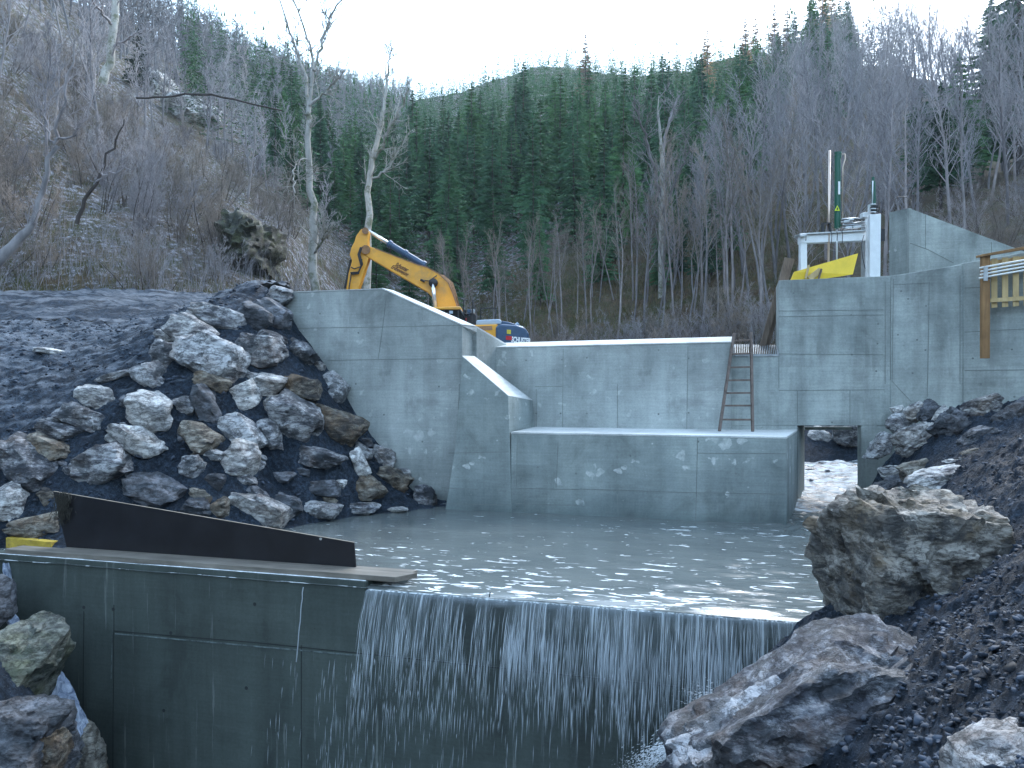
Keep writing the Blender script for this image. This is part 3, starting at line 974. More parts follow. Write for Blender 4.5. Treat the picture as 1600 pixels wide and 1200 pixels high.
def rock(name, cx, cy, w, h, ang, D, seed, mat, label, fz=None, sub=4, depth=None, sink=0.0, group=None, cat='rock', **kw):
    """boulder covering a w x h pixel ellipse turned by ang (clockwise) around (cx,cy)"""
    if D is None:
        D = hit(fz, cx, cy + h * 0.12) or 15.0
    P, Fc = rock_verts(seed, sub, **kw)
    ex = P[:, 0].max() - P[:, 0].min(); ez = P[:, 2].max() - P[:, 2].min()
    sx = w / F * D / ex; sz = h / F * D / ez
    sy = depth if depth else (sx + sz) * 0.5
    P = P * np.array([sx, sy, sz])
    a = -math.radians(ang)
    x = P[:, 0] * math.cos(a) - P[:, 2] * math.sin(a)
    z = P[:, 0] * math.sin(a) + P[:, 2] * math.cos(a)
    y = P[:, 1]
    c = W(cx, cy, D + sy * sink)
    X = x * cA - y * sA; Y = x * sA + y * cA
    me = np_mesh(name, np.stack([X, Y, z], 1), Fc)
    o = link_mesh(name, me, mat, None, c, smooth=True)
    try:
        me.set_sharp_from_angle(angle=math.radians(42))
    except Exception:
        pass
    return tag(o, label, cat, group)

A_, Wh, Dk, Br = M['rockA'], M['rockW'], M['rockD'], M['rockB']
# crop coordinates (scale .4375, origin 0,400)
LR = [
 (990,150,80,110,50,A_,'topmost pale cracked rock leaning against the top of the wing wall'),
 (985,225,140,110,35,Dk,'dark grey boulder just below the topmost rock at the wing wall'),
 (785,228,195,90,14,A_,'long flat grey slab at the brow of the bank'),
 (905,225,120,110,30,Dk,'blue grey boulder between the long flat slab and the wing wall'),
 (598,285,80,48,8,Wh,'small pale rock at the upper corner of the track edge'),
 (690,285,165,120,38,Wh,'big pale angular boulder on the brow below the long flat slab'),
 (590,365,80,115,5,A_,'upright blocky grey rock at the track edge'),
 (537,430,125,95,40,A_,'grey wedge shaped rock below the upright blocky one'),
 (765,365,240,150,14,A_,'large layered tan grey boulder in the upper bank'),
 (930,342,170,120,22,A_,'smooth pale grey boulder right of the large layered one'),
 (758,455,120,62,20,Br,'brownish rock tucked under the large layered boulder'),
 (420,432,125,36,-16,A_,'thin flat slab sticking out of the track edge'),
 (350,508,120,85,5,Wh,'small whitish block alone on the mud at the track edge'),
 (178,341,110,24,8,Wh,'flat white slab lying out on the gravel track'),
 (1075,352,120,85,38,A_,'speckled grey rock beside the wing wall joint'),
 (968,298,110,52,22,A_,'narrow grey rock wedged between two boulders near the brow'),
 (1138,398,44,40,20,Wh,'fist like pale stone touching the wing wall'),
 (1192,468,120,85,48,A_,'long speckled rock along the wing wall halfway down'),
 (875,498,95,95,-18,Wh,'squarish light rock in the middle of the bank'),
 (958,465,115,85,15,Wh,'white and black streaked rock above the twin boulders'),
 (1085,482,130,90,18,Br,'rusty brown boulder in the upper right of the bank'),
 (540,558,165,140,20,Wh,'white cracked boulder smeared with dark mud'),
 (665,540,70,72,10,A_,'small rounded stone with a white streak right of the cracked boulder'),
 (738,535,150,75,62,Dk,'blue grey rock standing steeply in the middle of the bank'),
 (298,582,160,80,24,A_,'layered dark grey rock below the whitish block'),
 (212,622,150,70,22,A_,'slanting grey slab over the track shoulder'),
 (492,662,195,95,26,Wh,'long pale slanting boulder below the white cracked one'),
 (715,648,155,105,38,Br,'smooth pinkish brown oval boulder'),
 (868,640,165,100,45,A_,'dark streaked boulder right of the pinkish oval one'),
 (985,535,90,80,5,Wh,'light knobbly rock above the biggest boulder in the right of the bank'),
 (1062,580,190,140,32,A_,'biggest grey boulder in the right of the bank'),
 (962,642,125,78,70,A_,'upright rough rock left of the biggest grey boulder'),
 (1212,605,185,105,20,Br,'wide brownish boulder against the lower wing wall'),
 (172,690,165,90,28,Br,'reddish purple rock at the left of the bank'),
 (120,748,240,120,40,A_,'large long pale grey boulder at the far left of the bank'),
 (30,722,110,55,42,Wh,'pale rock at the left edge above the light block'),
 (365,752,235,140,-22,A_,'very large grey brown boulder behind the dark panel'),
 (688,750,90,85,-30,A_,'jagged white tipped rock in the lower middle of the bank'),
 (860,735,135,140,20,Wh,'bright white square boulder in the lower middle of the bank'),
 (560,835,215,105,12,Dk,'dark broad boulder half hidden by the black panel'),
 (770,800,75,48,10,Dk,'small dark rock below the bright white boulder'),
 (1130,715,190,62,18,A_,'long flat rock with a white nose'),
 (1285,745,105,62,62,Wh,'white tooth shaped stone near the wing wall foot'),
 (1370,720,95,68,35,A_,'grey stone close to the wing wall above the foot rocks'),
 (45,885,110,150,-8,Wh,'pale cream block at the left edge behind the plank'),
 (135,962,180,80,-8,Br,'low brown rock behind the yellow beam'),
 (705,900,95,75,10,Dk,'dark rock at the waterline behind the panel'),
 (785,903,72,78,0,Br,'brown rock at the waterline left of the white pointed one'),
 (945,908,200,95,22,Wh,'white pointed boulder sloping into the pool'),
 (1028,893,110,75,12,Dk,'black wet rock behind the white pointed boulder'),
 (1142,905,145,58,4,A_,'low grey rock at the waterline'),
 (1155,828,115,55,8,Dk,'dark flat rock above the waterline'),
 (1310,835,115,80,20,Br,'reddish rock in the corner near the pool'),
 (1405,800,130,80,22,Br,'brown grey boulder above the foot of the wing wall'),
 (1440,775,66,38,12,Wh,'small white stone on top of the brown grey boulder'),
 (1518,862,80,92,5,A_,'rock standing in the water at the foot of the wing wall'),
 (1280,898,135,38,4,A_,'flat pale rock at the edge of the pool'),
 (1405,905,95,22,0,Wh,'thin white stone just above the water'),
 (1218,815,42,32,0,Wh,'pebble sized white stone above the flat pale rock'),
]
for i, (cx, cy, w, h, ang, mt_, lab) in enumerate(LR):
    rock('rock', cx * .4375, 400 + cy * .4375, w * .4375 * 1.12, h * .4375 * 1.13, ang, None, 100 + i, mt_, lab, fz=ltps, group='rocks of the left bank', depth=None, sink=0.2)

rngf = np.random.RandomState(77)
kf = 0
for _t in range(400):
    if kf >= 46: break
    px_, py_ = rngf.uniform(60, 650), rngf.uniform(500, 800)
    # inside the face of the bank, not on the track, not over the wall
    if py_ < np.interp(px_, [60, 180, 300, 440], [690, 610, 505, 480]) or px_ > np.interp(py_, [480, 560, 640, 715, 790], [440, 500, 550, 610, 650]): continue
    Df = hit(ltps, px_, py_)
    if Df is None: continue
    pw = W(px_, py_, Df)
    if pw.y > 17.0 or pw.z < -2.75: continue
    w_ = rngf.uniform(16, 42)
    rock('stone', px_, py_, w_, w_ * rngf.uniform(.45, .75), rngf.uniform(5, 50), Df, 900 + kf, (A_, Dk, A_, Br, Dk)[kf % 5], 'small stone half buried in the mud between the bigger rocks of the left bank', group='small stones of the left bank', cat='stone', sink=0.2)
    kf += 1

# right bank, crop coordinates (origin 1340,600, scale .1833)
RR = [
 (335,215,95,60,-10,Wh,'tiny white stone at the top end of the right riprap against the tower wall'),
 (345,335,185,190,-55,A_,'rounded grey boulder beneath the tiny white stone'),
 (490,240,190,130,-50,Wh,'light tan upright boulder at the top of the right riprap'),
 (600,235,140,190,30,Dk,'dark grey boulder behind the tan upright one'),
 (200,530,270,165,-50,A_,'leaning grey boulder at the pier of the opening'),
 (480,475,340,230,-30,Wh,'big pale boulder in the middle of the right riprap'),
 (700,270,190,75,-55,Wh,'narrow white rock between two dark boulders'),
 (790,370,260,270,-50,Dk,'large dark blue boulder below the narrow white rock'),
 (1040,215,340,190,-22,Wh,'big bright grey boulder highest against the retaining wall'),
 (1330,270,300,180,-38,Dk,'dark boulder at the right edge against the retaining wall'),
 (1010,460,330,160,-32,Dk,'long dark boulder below the big bright one'),
 (960,580,160,40,-18,Br,'flat brown chip of rock on the dark mud'),
 (830,650,170,30,-8,Wh,'thin white slab on the mud'),
 (280,750,190,110,-8,Wh,'cream coloured rock above the wet dark rock'),
 (500,755,290,200,-14,Br,'mottled brown rock between the cream rock and the pale slab'),
 (720,800,540,170,-16,Wh,'long pale slab shaped boulder in the middle of the right bank'),
 (590,960,320,150,14,Br,'cream and brown rock under the long pale slab'),
 (280,930,300,230,-35,Dk,'wet dark rock at the water beside the opening'),
]
for i, (cx, cy, w, h, ang, mt_, lab) in enumerate(RR):
    rock('rock', 1340 + cx * .1833, 600 + cy * .1833, w * .205, h * .205, ang, None, 300 + i, mt_, lab, fz=rtps, group='rocks of the right bank', sink=0.1, sub=5)

# two foreground boulders
M['bigrock'] = m_rock('foreground_rock', (0.29, 0.30, 0.32), (0.12, 0.13, 0.15), (0.032, 0.036, 0.048), (0.15, 0.10, 0.07), 0.5, 0.85)
M['bigrockB'] = m_rock('foreground_brown_rock', (0.26, 0.25, 0.225), (0.11, 0.10, 0.085), (0.035, 0.033, 0.033), (0.13, 0.095, 0.055), 0.8, 0.7)
rock('boulder', 1420, 900, 290, 270, 6, 8.7, 517, M['bigrockB'], 'huge brown faced boulder with a pale top standing at the end of the weir lip', sub=6, depth=0.85, cat='boulder', rough=0.05, strat=0.02, ledges=0.05, planes=7)
rock('boulder', 1262, 1182, 540, 310, -27, 6.6, 523, M['bigrock'], 'largest grey streaked boulder in the lower foreground beside the waterfall', sub=6, depth=0.9, cat='boulder', rough=0.05, strat=0.02, ledges=0.05, planes=8)
rock('boulder', 1175, 1185, 330, 170, -28, 6.6, 531, M['bigrock'], 'lower reddish grey boulder wet from the splashing water', sub=6, depth=0.6, cat='boulder', rough=0.05, strat=0.02, ledges=0.05, planes=8)
rock('boulder', 1560, 1200, 190, 100, -30, 3.9, 537, M['rockA'], 'grey rock with a white vein at the bottom right corner', sub=5, depth=0.25, cat='boulder')
# left corner below the weir
rock('boulder', 28, 1040, 120, 150, 25, 10.9, 541, M['rockM'], 'mossy green grey rock in front of the left end of the weir', sub=5, cat='boulder')
rock('boulder', 35, 1150, 165, 140, 20, 10.0, 547, M['rockD'], 'dark muddy rock in the bottom left corner', sub=5, cat='boulder')
rock('boulder', 75, 1180, 60, 90, 10, 9.9, 571, M['rockB'], 'brown wet rock left of the small cascade', sub=5, cat='boulder')
rock('boulder', 133, 1185, 60, 110, -10, 11.4, 549, M['rockB'], 'brown rock against the weir right of the small cascade', sub=5, cat='boulder')
rock('boulder', 2, 940, 40, 90, 0, 12.0, 551, M['rockD'], 'black wet rock at the left end of the weir crest', sub=4, cat='boulder')
# rocks seen through the opening
rock('boulder', 1272, 683, 52, 34, -5, 26.0, 561, M['rockW'], 'pale boulder seen through the sluice opening on its left', cat='boulder')
rock('boulder', 1328, 680, 64, 40, 10, 25.5, 563, M['rockA'], 'grey boulder seen through the sluice opening on its right', cat='boulder')
mb_ = [(1258, 1345)]
mud2 = tps([P3(1230, 660, 26), P3(1300, 690, 25.6), P3(1360, 690, 25.6), P3(1300, 722, 24.8), P3(1240, 722, 24.8), P3(1360, 715, 24.8), P3(1300, 640, 30), P3(1250, 630, 32), P3(1360, 640, 30), P3(1300, 800, 22)])
def _m2(x, y):
    d = -x * sA + y * cA; c = x * cA + y * sA
    return (d > 22.5) & (d < 31) & (c > 7.5) & (c < 15)
for k_ in range(7):
    rr_ = np.random.RandomState(600 + k_)
    px_, D_k = rr_.uniform(1262, 1346), rr_.uniform(20.5, 25)
    xk = (px_ - 800) / F * D_k
    Xk, Yk = np.array([xk * cA - D_k * sA]), np.array([xk * sA + D_k * cA])
    zk = float(rapid_z(Xk, Yk)[0]); py_ = 600 - zk / D_k * F
    rock('stone', px_, py_, rr_.uniform(5, 13), rr_.uniform(3, 7), rr_.uniform(-10, 10), D_k, 650 + k_, M['rockD'], 'small dark wet stone in the white stream beyond the opening', cat='stone', group='dark stones in the stream beyond the opening')
grid_mesh('upstream_bank', mud2, (-2, 9, 22, 34), 0.1, 0.16, M['mud'], 63, mask=_m2, label='dark mud bank upstream seen through the sluice opening')
# mossy crag on the left slope
M['rockMD'] = m_rock('dark_mossy_rock', (0.06, 0.065, 0.04), (0.035, 0.035, 0.028), (0.015, 0.016, 0.014), (0.06, 0.07, 0.02), 0.6, 0.5)
def crag(cx, cy, w, h, ang, seed, mat, label, depth):
    D = hit(terrain, cx, cy + h * 0.3, 27, 200) or 60
    rock('crag', cx, cy, w, h, ang, D, seed, mat, label, sub=5, cat='crag', depth=depth, rough=0.16, sink=0.3)
crag(390, 395, 90, 120, 10, 581, M['rockMD'], 'dark mossy crag among bare bushes on the left slope', 2.2)
crag(300, 180, 90, 45, -10, 585, M['rockW'], 'pale rock face high among the left hillside trees', 3.0)
crag(252, 140, 40, 55, 20, 587, M['rockW'], 'upper pale rock face by the small dark conifer', 3.0)

# loose stones, too many to count
def pebbles(name, fz, n, seed, samp, smin, smax, mat, label):
    rng = np.random.RandomState(seed)
    V0, F0 = ICO[1]
    Vs, Fs = [], []
    P = samp(rng, n)
    Z = fz(P[:, 0], P[:, 1])
    s = smin * (smax / smin) ** (rng.rand(n) ** 2.2)
    for i in range(n):
        R = Matrix.Rotation(rng.rand() * 6.28, 3, 'Z') @ Matrix.Rotation(rng.rand() * 1.2, 3, 'X')
        v = V0 * (1 + rng.uniform(-0.55, 0.5, (len(V0), 1))) * np.array([1, rng.uniform(.45, .9), rng.uniform(.25, .6)]) * s[i]
        v = v @ np.array(R).T + np.array([P[i, 0], P[i, 1], Z[i] + s[i] * 0.12])
        Vs.append(v); Fs.append(F0 + i * len(V0))
    o = link_mesh(name, np_mesh(name, np.vstack(Vs), np.vstack(Fs)), mat)
    return tag(o, label, kind='stuff')
def sl(rng, n):
    px = rng.uniform(-40, 640, n); D = rng.uniform(12.5, 24, n)
    x = (px - 800) / F * D
    P = np.stack([x * cA - D * sA, x * sA + D * cA], 1)
    P = P[(P[:, 1] > 10.8) & (P[:, 1] < 17.8) & (P[:, 0] > -25.8) & ((P[:, 0] < -11.7) | (P[:, 1] < 17.2))]
    return P
def sr(rng, n):
    px = rng.uniform(1150, 1650, n); D = 3.0 + 14 * rng.rand(n) ** 2.0
    x = (px - 800) / F * D
    P = np.stack([x * cA - D * sA, x * sA + D * cA], 1)
    return P[(P[:, 1] < 16.6) & (P[:, 1] > 3.1) & (P[:, 0] < 12.3) & ((P[:, 0] > 1.6) | (P[:, 1] < 9.8)) & (rtps(P[:, 0], P[:, 1]) > -4)]
M['peb'] = m_flat('pebble_stone', (0.030, 0.042, 0.062), 0.75, var=0.95, scale=3.5)
_sl, _sr = sl, sr
def wrap(f):
    def g(rng, n):
        P = f(rng, n * 2)[:n]
        return P
    return g
def peb2(name, fz, n, *a):
    pass
for nm, fz, n, sd, sf, s0, s1, lab in (('loose_stones', surf('left_bank'), 7000, 5, _sl, 0.010, 0.08, 'scattered loose stones on the left bank mud'),
                                  ('loose_stones', surf('right_bank'), 30000, 6, _sr, 0.003, 0.045, 'scattered loose stones on the right bank mud')):
    rng_ = np.random.RandomState(sd)
    PP = sf(rng_, n)
    pebbles(nm, fz, len(PP), sd, (lambda rng, n, PP=PP: PP), s0, s1, M['peb'], lab)
# ------------------------------------------------------------------ formwork pieces on the weir
M['plank'] = m_wood('muddy_plank', (0.11, 0.10, 0.085), (0.22, 0.20, 0.17), (1.2, 14, 14), 0.45)
M['plank_old'] = m_wood('weathered_plank', (0.10, 0.075, 0.06), (0.22, 0.17, 0.13), (14, 14, 1.2))
M['film'] = m_flat('black_film_face', (0.012, 0.012, 0.015), 0.38, var=0.4, scale=2.5, dirt=None)
M['ply_edge'] = m_flat('ply_edge', (0.22, 0.19, 0.15), 0.7)
M['yellow'] = m_flat('yellow_panel', (0.72, 0.50, 0.03), 0.5, var=0.12, scale=2.5, dirt=(0.35, 0.25, 0.06))
M['beam_y'] = m_flat('yellow_beam', (0.42, 0.30, 0.04), 0.6, dirt=(0.1, 0.08, 0.05))

zt = -2.765
p0 = onY(8, 862, 10.14); p1 = onY(640, 905, 10.14)
plank = empty('plank', (-8, 10.3, zt), 'long muddy wooden plank lying along the crest of the front weir', 'plank')
mb = MB()
mb.prism([(-11.45, 10.10, zt + .003), (-4.55, 10.10, zt + .003), (-4.35, 10.42, zt + .003), (-11.40, 10.40, zt + .003)], (0, 0, 0.075))
mb.build('board', M['plank'], plank, bevel=0.006)
mb = MB()
mb.prism([(-10.6, 10.425, zt + .003), (-4.45, 10.445, zt + .003), (-4.42, 10.60, zt + .003), (-10.6, 10.58, zt + .003)], (0, 0, 0.07))
mb.build('rear_board', M['plank'], plank, bevel=0.006)
# plate
Yp = 10.50
zb = zt + 0.076
fa = onY(104, 850, Yp); fb = onY(556, 882, Yp); fc = onY(553, 848, Yp); fd = onY(83, 768, Yp)
fa.z = zb; fb.z = zb
panel = empty('plywood_sheet', fa, 'black film faced tapering plywood panel standing on edge on the weir plank', 'panel')
MB().prism([fa, fb, fc, fd], (0, 0.021, 0)).build('face', M['film'], panel)
mb = MB()
mb.prism([fd + Vector((0, -.001, 0.001)), fc + Vector((0, -.001, .001)), fc + Vector((0, -.001, .007)), fd + Vector((0, -.001, .007))], (0, 0.023, 0))
mb.build('raw_edge', M['ply_edge'], panel)
MB().tube([onY(501, 842, Yp) + Vector((0, -.002, 0)), onY(501, 842, Yp) + Vector((0, .0, 0))], 0.022, 10).build('screw_hole', m_flat('hole_light', (0.4, 0.4, 0.38)), panel)
# roots/grass caught on the panel corner
rng = random.Random(4)
V, Fc = [], []
mb = MB()
for k in range(160):
    a = onY(rng.gauss(100, 7), rng.uniform(768, 800), Yp - .01)
    b = a + Vector((rng.gauss(0, .05), -rng.uniform(0.005, .06), -rng.uniform(.05, .28)))
    mb.tube([a, (a + b) / 2 + Vector((rng.gauss(0, .02), -.02, 0)), b], 0.004, 3, caps=False)
o = mb.build('dead_roots', m_flat('dead_roots', (0.03, 0.028, 0.022), 0.9), None, onY(100, 770, Yp))
tag(o, 'dark tuft of roots hanging over the high corner of the black panel', 'roots', kind='stuff')
yb = MB().prism([onY(9, 856, 10.66), onY(80, 861, 10.66), onY(80, 847, 10.66), onY(9, 840, 10.66)], (0, 0.14, 0.0)).build('beam', M['beam_y'], None, onY(9, 854, 10.95), bevel=0.005)
tag(yb, 'short yellow wooden formwork beam behind the left end of the plank', 'beam')

# ------------------------------------------------------------------ ladder
M['ladder'] = m_flat('rusty_ladder', (0.12, 0.09, 0.075), 0.6, var=0.4, scale=8)
lb = [W(1124, 674, 17.55), W(1176, 675.5, 17.45)]
for p in lb: p.z = -1.055
lt = [W(1147, 521, 18.20), W(1173.5, 519.5, 18.12)]
lad = empty('ladder', (lb[0] + lb[1]) / 2, 'narrowing brown wooden ladder leaning from the ledge against the dam beside the grate', 'ladder')
for a, b in zip(lb, lt):
    MB().bar(a, b, 0.08, 0.055).build('rail', M['ladder'], lad, bevel=0.005)
for y in (532, 553.5, 575, 595.5, 615.5, 635, 656.5):
    t = (674.5 - y) / (674.5 - 520)
    a = lb[0].lerp(lt[0], t); b = lb[1].lerp(lt[1], t)
    MB().bar(a, b, 0.06, 0.042).build('rung', M['ladder'], lad, bevel=0.004)

# ------------------------------------------------------------------ sluice gate hoist
M['alu'] = m_flat('white_metal', (0.68, 0.72, 0.74), 0.35, 0.2, 0.08, 5)
M['green'] = m_flat('green_paint', (0.005, 0.085, 0.055), 0.3, 0.0, 0.1)
M['copper'] = m_flat('pale_rod', (0.62, 0.50, 0.42), 0.3, 0.5, 0.08)
M['black'] = m_flat('black_parts', (0.02, 0.022, 0.026), 0.5)
M['steel'] = m_flat('grey_steel', (0.45, 0.48, 0.5), 0.35, 0.6)
def q2(x, y): return 1100 + x * .3125, 220 + y * .3125
def S(x, y, D=19.2):
    px, py = q2(x, y)
    return W(px, py, D)
gate = empty('sluice_hoist', S(650, 672), 'white metal sluice gate hoist frame with green hydraulic cylinder standing on the tower', 'hoist')
mb = MB(); mb.prism([S(484, 470), S(516, 470), S(516, 700), S(484, 700)], DV * 0.16)
mb.build('post', M['alu'], gate, bevel=0.01)
mb = MB(); mb.prism([S(831, 365, 18.9), S(886, 365, 18.9), S(882, 700, 18.9), S(829, 700, 18.9)], DV * 0.14); mb.build('post', M['alu'], gate, bevel=0.01)
mb = MB(); mb.prism([S(806, 380, 19.4), S(829, 380, 19.4), S(829, 700, 19.4), S(806, 700, 19.4)], DV * 0.25); mb.build('post_shaded_side', M['steel'], gate, bevel=0.01)  # stands in for the big post's side, its shade put in as grey
mb = MB(); mb.prism([S(484, 466, 19.18), S(810, 448, 19.18), S(810, 498, 19.18), S(484, 512, 19.18)], DV * 0.22); mb.build('crossbeam', M['alu'], gate, bevel=0.008)
mb = MB(); mb.prism([S(480, 462, 19.1), S(812, 444, 19.1), S(812, 450, 19.1), S(480, 469, 19.1)], DV * 0.4); mb.build('flange', M['steel'], gate)
mb = MB(); mb.prism([S(797, 357, 19.1), S(831, 354, 19.1), S(831, 382, 19.1), S(797, 382, 19.1)], DV * 0.2); mb.build('bracket', M['alu'], gate, bevel=0.008)
mb = MB(); mb.prism([S(823, 318, 19.1), S(832, 318, 19.1), S(832, 360, 19.1), S(823, 360, 19.1)], DV * 0.05); mb.build('guide', M['alu'], gate)
MB().tube([S(628, 48), S(622, 660)], 0.027, 12).build('lifting_rod', M['copper'], gate, smooth=True)
MB().tube([S(664, 430), S(664, 600)], 0.02, 12).build('piston_rod', M['alu'], gate, smooth=True)
cyl = MB().tube([S(671, 60), S(669, 90), S(667, 440)], 0.072, 20).build('hydraulic_cylinder', M['green'], gate, smooth=False)
for y in (62, 80, 250, 425):
    MB().tube([S(670, y - 5), S(670, y + 5)], 0.084, 20).build('collar', M['green'], cyl)
def onfront(y0, y1, x0, x1, mat, nm):
    MB().prism([S(x0, y0, 19.115), S(x1, y0, 19.115), S(x1, y1, 19.115), S(x0, y1, 19.115)], -DV * 0.003).build(nm, mat, cyl)
onfront(203, 268, 671, 681, m_flat('label_white', (0.8, 0.82, 0.82), 0.5, var=0.03), 'sticker')
MB().prism([S(652, 350, 19.11), S(680, 350, 19.11), S(667, 322, 19.11)], -DV * 0.003).build('warning_sign', m_flat('warning_yellow', (0.65, 0.75, 0.03), 0.5, var=0.03), cyl)
MB().prism([S(663, 345, 19.105), S(671, 345, 19.105), S(669, 333, 19.105), S(665, 333, 19.105)], -DV * 0.003).build('warning_mark', M['black'], cyl)
MB().tube([S(691, 68), S(703, 66), S(706, 90), S(694, 130), S(692, 395)], 0.014, 8).build('conduit', M['copper'], gate, smooth=True)
mb = MB(); mb.prism([S(597, 408, 19.1), S(634, 408, 19.1), S(634, 414, 19.1), S(597, 414, 19.1)], DV * 0.15)
mb.prism([S(597, 414, 19.1), S(603, 414, 19.1), S(603, 455, 19.1), S(597, 455, 19.1)], DV * 0.15)
mb.prism([S(628, 414, 19.1), S(634, 414, 19.1), S(634, 455, 19.1), S(628, 455, 19.1)], DV * 0.15)
mb.build('rod_guide', M['black'], gate)
rng = random.Random(7)
for i in range(7):
    y = 392 + i * 7
    pts = [S(688 + rng.uniform(-3, 6), y, 19.15 + rng.uniform(-.1, .1)), S(715, y + rng.uniform(-14, 4), 19.1), S(750, y + rng.uniform(-6, 8), 19.15), S(803, y + rng.uniform(-4, 4), 19.2)]
    MB().tube(pts, 0.011 if i % 2 else 0.018, 7).build('hose', M['black'] if i % 2 else M['steel'], gate, smooth=True)
mb = MB()
for x, y, w, h in ((700, 397, 30, 14), (727, 388, 24, 12), (708, 430, 34, 10), (748, 425, 40, 12), (480, 466, 34, 14)):
    mb.prism([S(x, y, 19.05), S(x + w, y - 4, 19.05), S(x + w, y + h - 4, 19.05), S(x, y + h, 19.05)], DV * 0.1)
mb.build('valve_block', M['steel'], gate, bevel=0.01)
c2 = MB().tube([S(846, 182, 18.98), S(846, 205, 18.98)], 0.035, 12).tube([S(847, 205, 18.98), S(850, 330, 18.98)], 0.05, 14).build('small_cylinder', M['green'], gate)
MB().tube([S(844, 200, 18.9), S(842, 322, 18.9)], 0.012, 8).build('small_rod', M['alu'], gate, smooth=True)
mb = MB()
for k in range(9):
    mb.cbox(S(848 + rng.uniform(-12, 22), 325 + rng.uniform(-6, 34), 18.95), (0.07, 0.08, 0.07))
mb.build('gear_box', M['black'], gate, bevel=0.012)
mb = MB()
for y in (318, 340, 356):
    mb.cbox(S(846, y, 18.88), (0.13, 0.05, 0.03))
mb.build('clamp', M['steel'], gate, bevel=0.008)
for i, x in enumerate((508, 636, 664, 690)):
    MB().tube([S(x, 445, 19.08), S(x + 3, 470, 19.06), S(x + 1, 500 + 12 * (i % 2), 19.06)], 0.008, 6).build('cable', M['black'], gate, smooth=True)
MB().tube([S(800, 470, 19.05), S(786, 520, 19.0), S(792, 580, 19.0), S(806, 640, 19.05)], 0.008, 6).build('cable', M['black'], gate, smooth=True)
mb = MB()
mb.prism([S(888, 440, 19.3), S(905, 440, 19.3), S(905, 500, 19.3), S(888, 500, 19.3)], DV * .1)
mb.build('side_box', M['black'], gate)

# yellow formwork board lying on the tower
D_ = 18.45
yl = MB().prism([S(433, 696, D_), S(452, 655, D_), S(771, 562, D_ + .15), S(744, 668, D_), S(600, 690, D_)], DV * 0.03 + UP * 0.0).build('formwork_sheet', M['yellow'], None, S(600, 690, D_))
tag(yl, 'bright yellow formwork sheet propped on top of the tower in front of the hoist', 'sheet')
wb_ = empty('timber_offcut', S(545, 688, D_ - .05), 'two short pale timber offcuts leaning on the yellow sheet', 'timber')
M['pale_wood'] = m_wood('pale_wood', (0.42, 0.30, 0.14), (0.58, 0.45, 0.24))
MB().bar(S(508, 690, D_ - .06), S(524, 622, D_ - .02), 0.02, 0.05).build('piece', M['pale_wood'], wb_)
MB().bar(S(525, 690, D_ - .06), S(583, 645, D_ - .02), 0.02, 0.13).build('piece', M['pale_wood'], wb_)
MB().bar(S(573, 690, D_ - .07), S(588, 640, D_ - .05), 0.02, 0.04).build('piece', M['plank_old'], wb_)
# leaning planks left of the tower
for i, (x0, y0, x1, y1, w, lab) in enumerate(((287, 1045, 418, 586, .14, 'old long plank leaning on the left side of the tower, outermost'),
                                              (308, 1045, 440, 590, .12, 'old long plank leaning on the left side of the tower, innermost'),
                                              (296, 1040, 395, 640, .07, 'thin batten leaning with the planks beside the tower'))):
    D0 = 19.4 + i * .12
    o = MB().bar(S(x0, y0, D0), S(x1, y1, D0 + .2), 0.04, w).build('leaning_plank', M['plank_old'], None, S(x0, y0, D0), bevel=.004)
    tag(o, lab, 'plank', 'planks leaning beside the tower')

# ------------------------------------------------------------------ wooden railing at the right
M['rail_wood'] = m_wood('orange_wood', (0.20, 0.11, 0.05), (0.34, 0.20, 0.09))
M['pvc'] = m_flat('white_pipe', (0.72, 0.73, 0.70), 0.4, var=0.1)
DR = 17.1
rl = empty('wooden_railing', S(1412, 1085, DR), 'brown timber railing with a long post hanging over the right wall edge', 'railing')
MB().prism([S(1393, 572, DR), S(1432, 572, DR), S(1430, 1088, DR), S(1392, 1088, DR)], DV * 0.10).build('post', M['rail_wood'], rl, bevel=.006)
MB().prism([S(1386, 568, DR - .03), S(1386, 580, DR - .03), S(1720, 522, DR - .4), S(1720, 506, DR - .4)], DV * 0.2).build('handrail', M['rail_wood'], rl, bevel=.005)
MB().prism([S(1432, 788, DR + .02), S(1432, 808, DR + .02), S(1720, 790, DR - .3), S(1720, 768, DR - .3)], DV * 0.03).build('lower_rail', M['pale_wood'], rl)
for x in (1438, 1492, 1546, 1600):
    ds = DR + .05 - .0013 * (x - 1438)
    MB().prism([S(x, 590 - (x - 1438) * .1, ds), S(x + 29, 588 - (x - 1438) * .1, ds), S(x + 29, 833 - (x - 1438) * .06, ds), S(x, 835 - (x - 1438) * .06, ds)], DV * 0.02).build('slat', M['pale_wood'], rl)
MB().prism([S(1434, 600, DR + .11), S(1720, 560, DR - .2), S(1720, 590, DR - .2), S(1434, 628, DR + .11)], DV * 0.02).build('upper_board', M['pale_wood'], rl)
for i in range(4):
    y = 636 + i * 17
    dx = (0, 6, 3, -3)[i]
    o = MB().tube([S(1378 + dx, y, DR - .08), S(1500, y - 22, DR - .12), S(1730, y - 62, DR - .3)], 0.022, 10).build('pipe', M['pvc'], None, S(1378, y, DR - .08), smooth=True)
    tag(o, ('uppermost', 'second', 'third', 'lowest')[i] + ' of four white pipes tied along the timber railing', 'pipe', 'white pipes on the railing')
mb = MB()
mb.prism([S(1400, 628, DR - .16), S(1420, 628, DR - .16), S(1420, 700, DR - .16), S(1400, 700, DR - .16)], DV * 0.02)
mb.build('pipe_clip', M['steel'], rl)

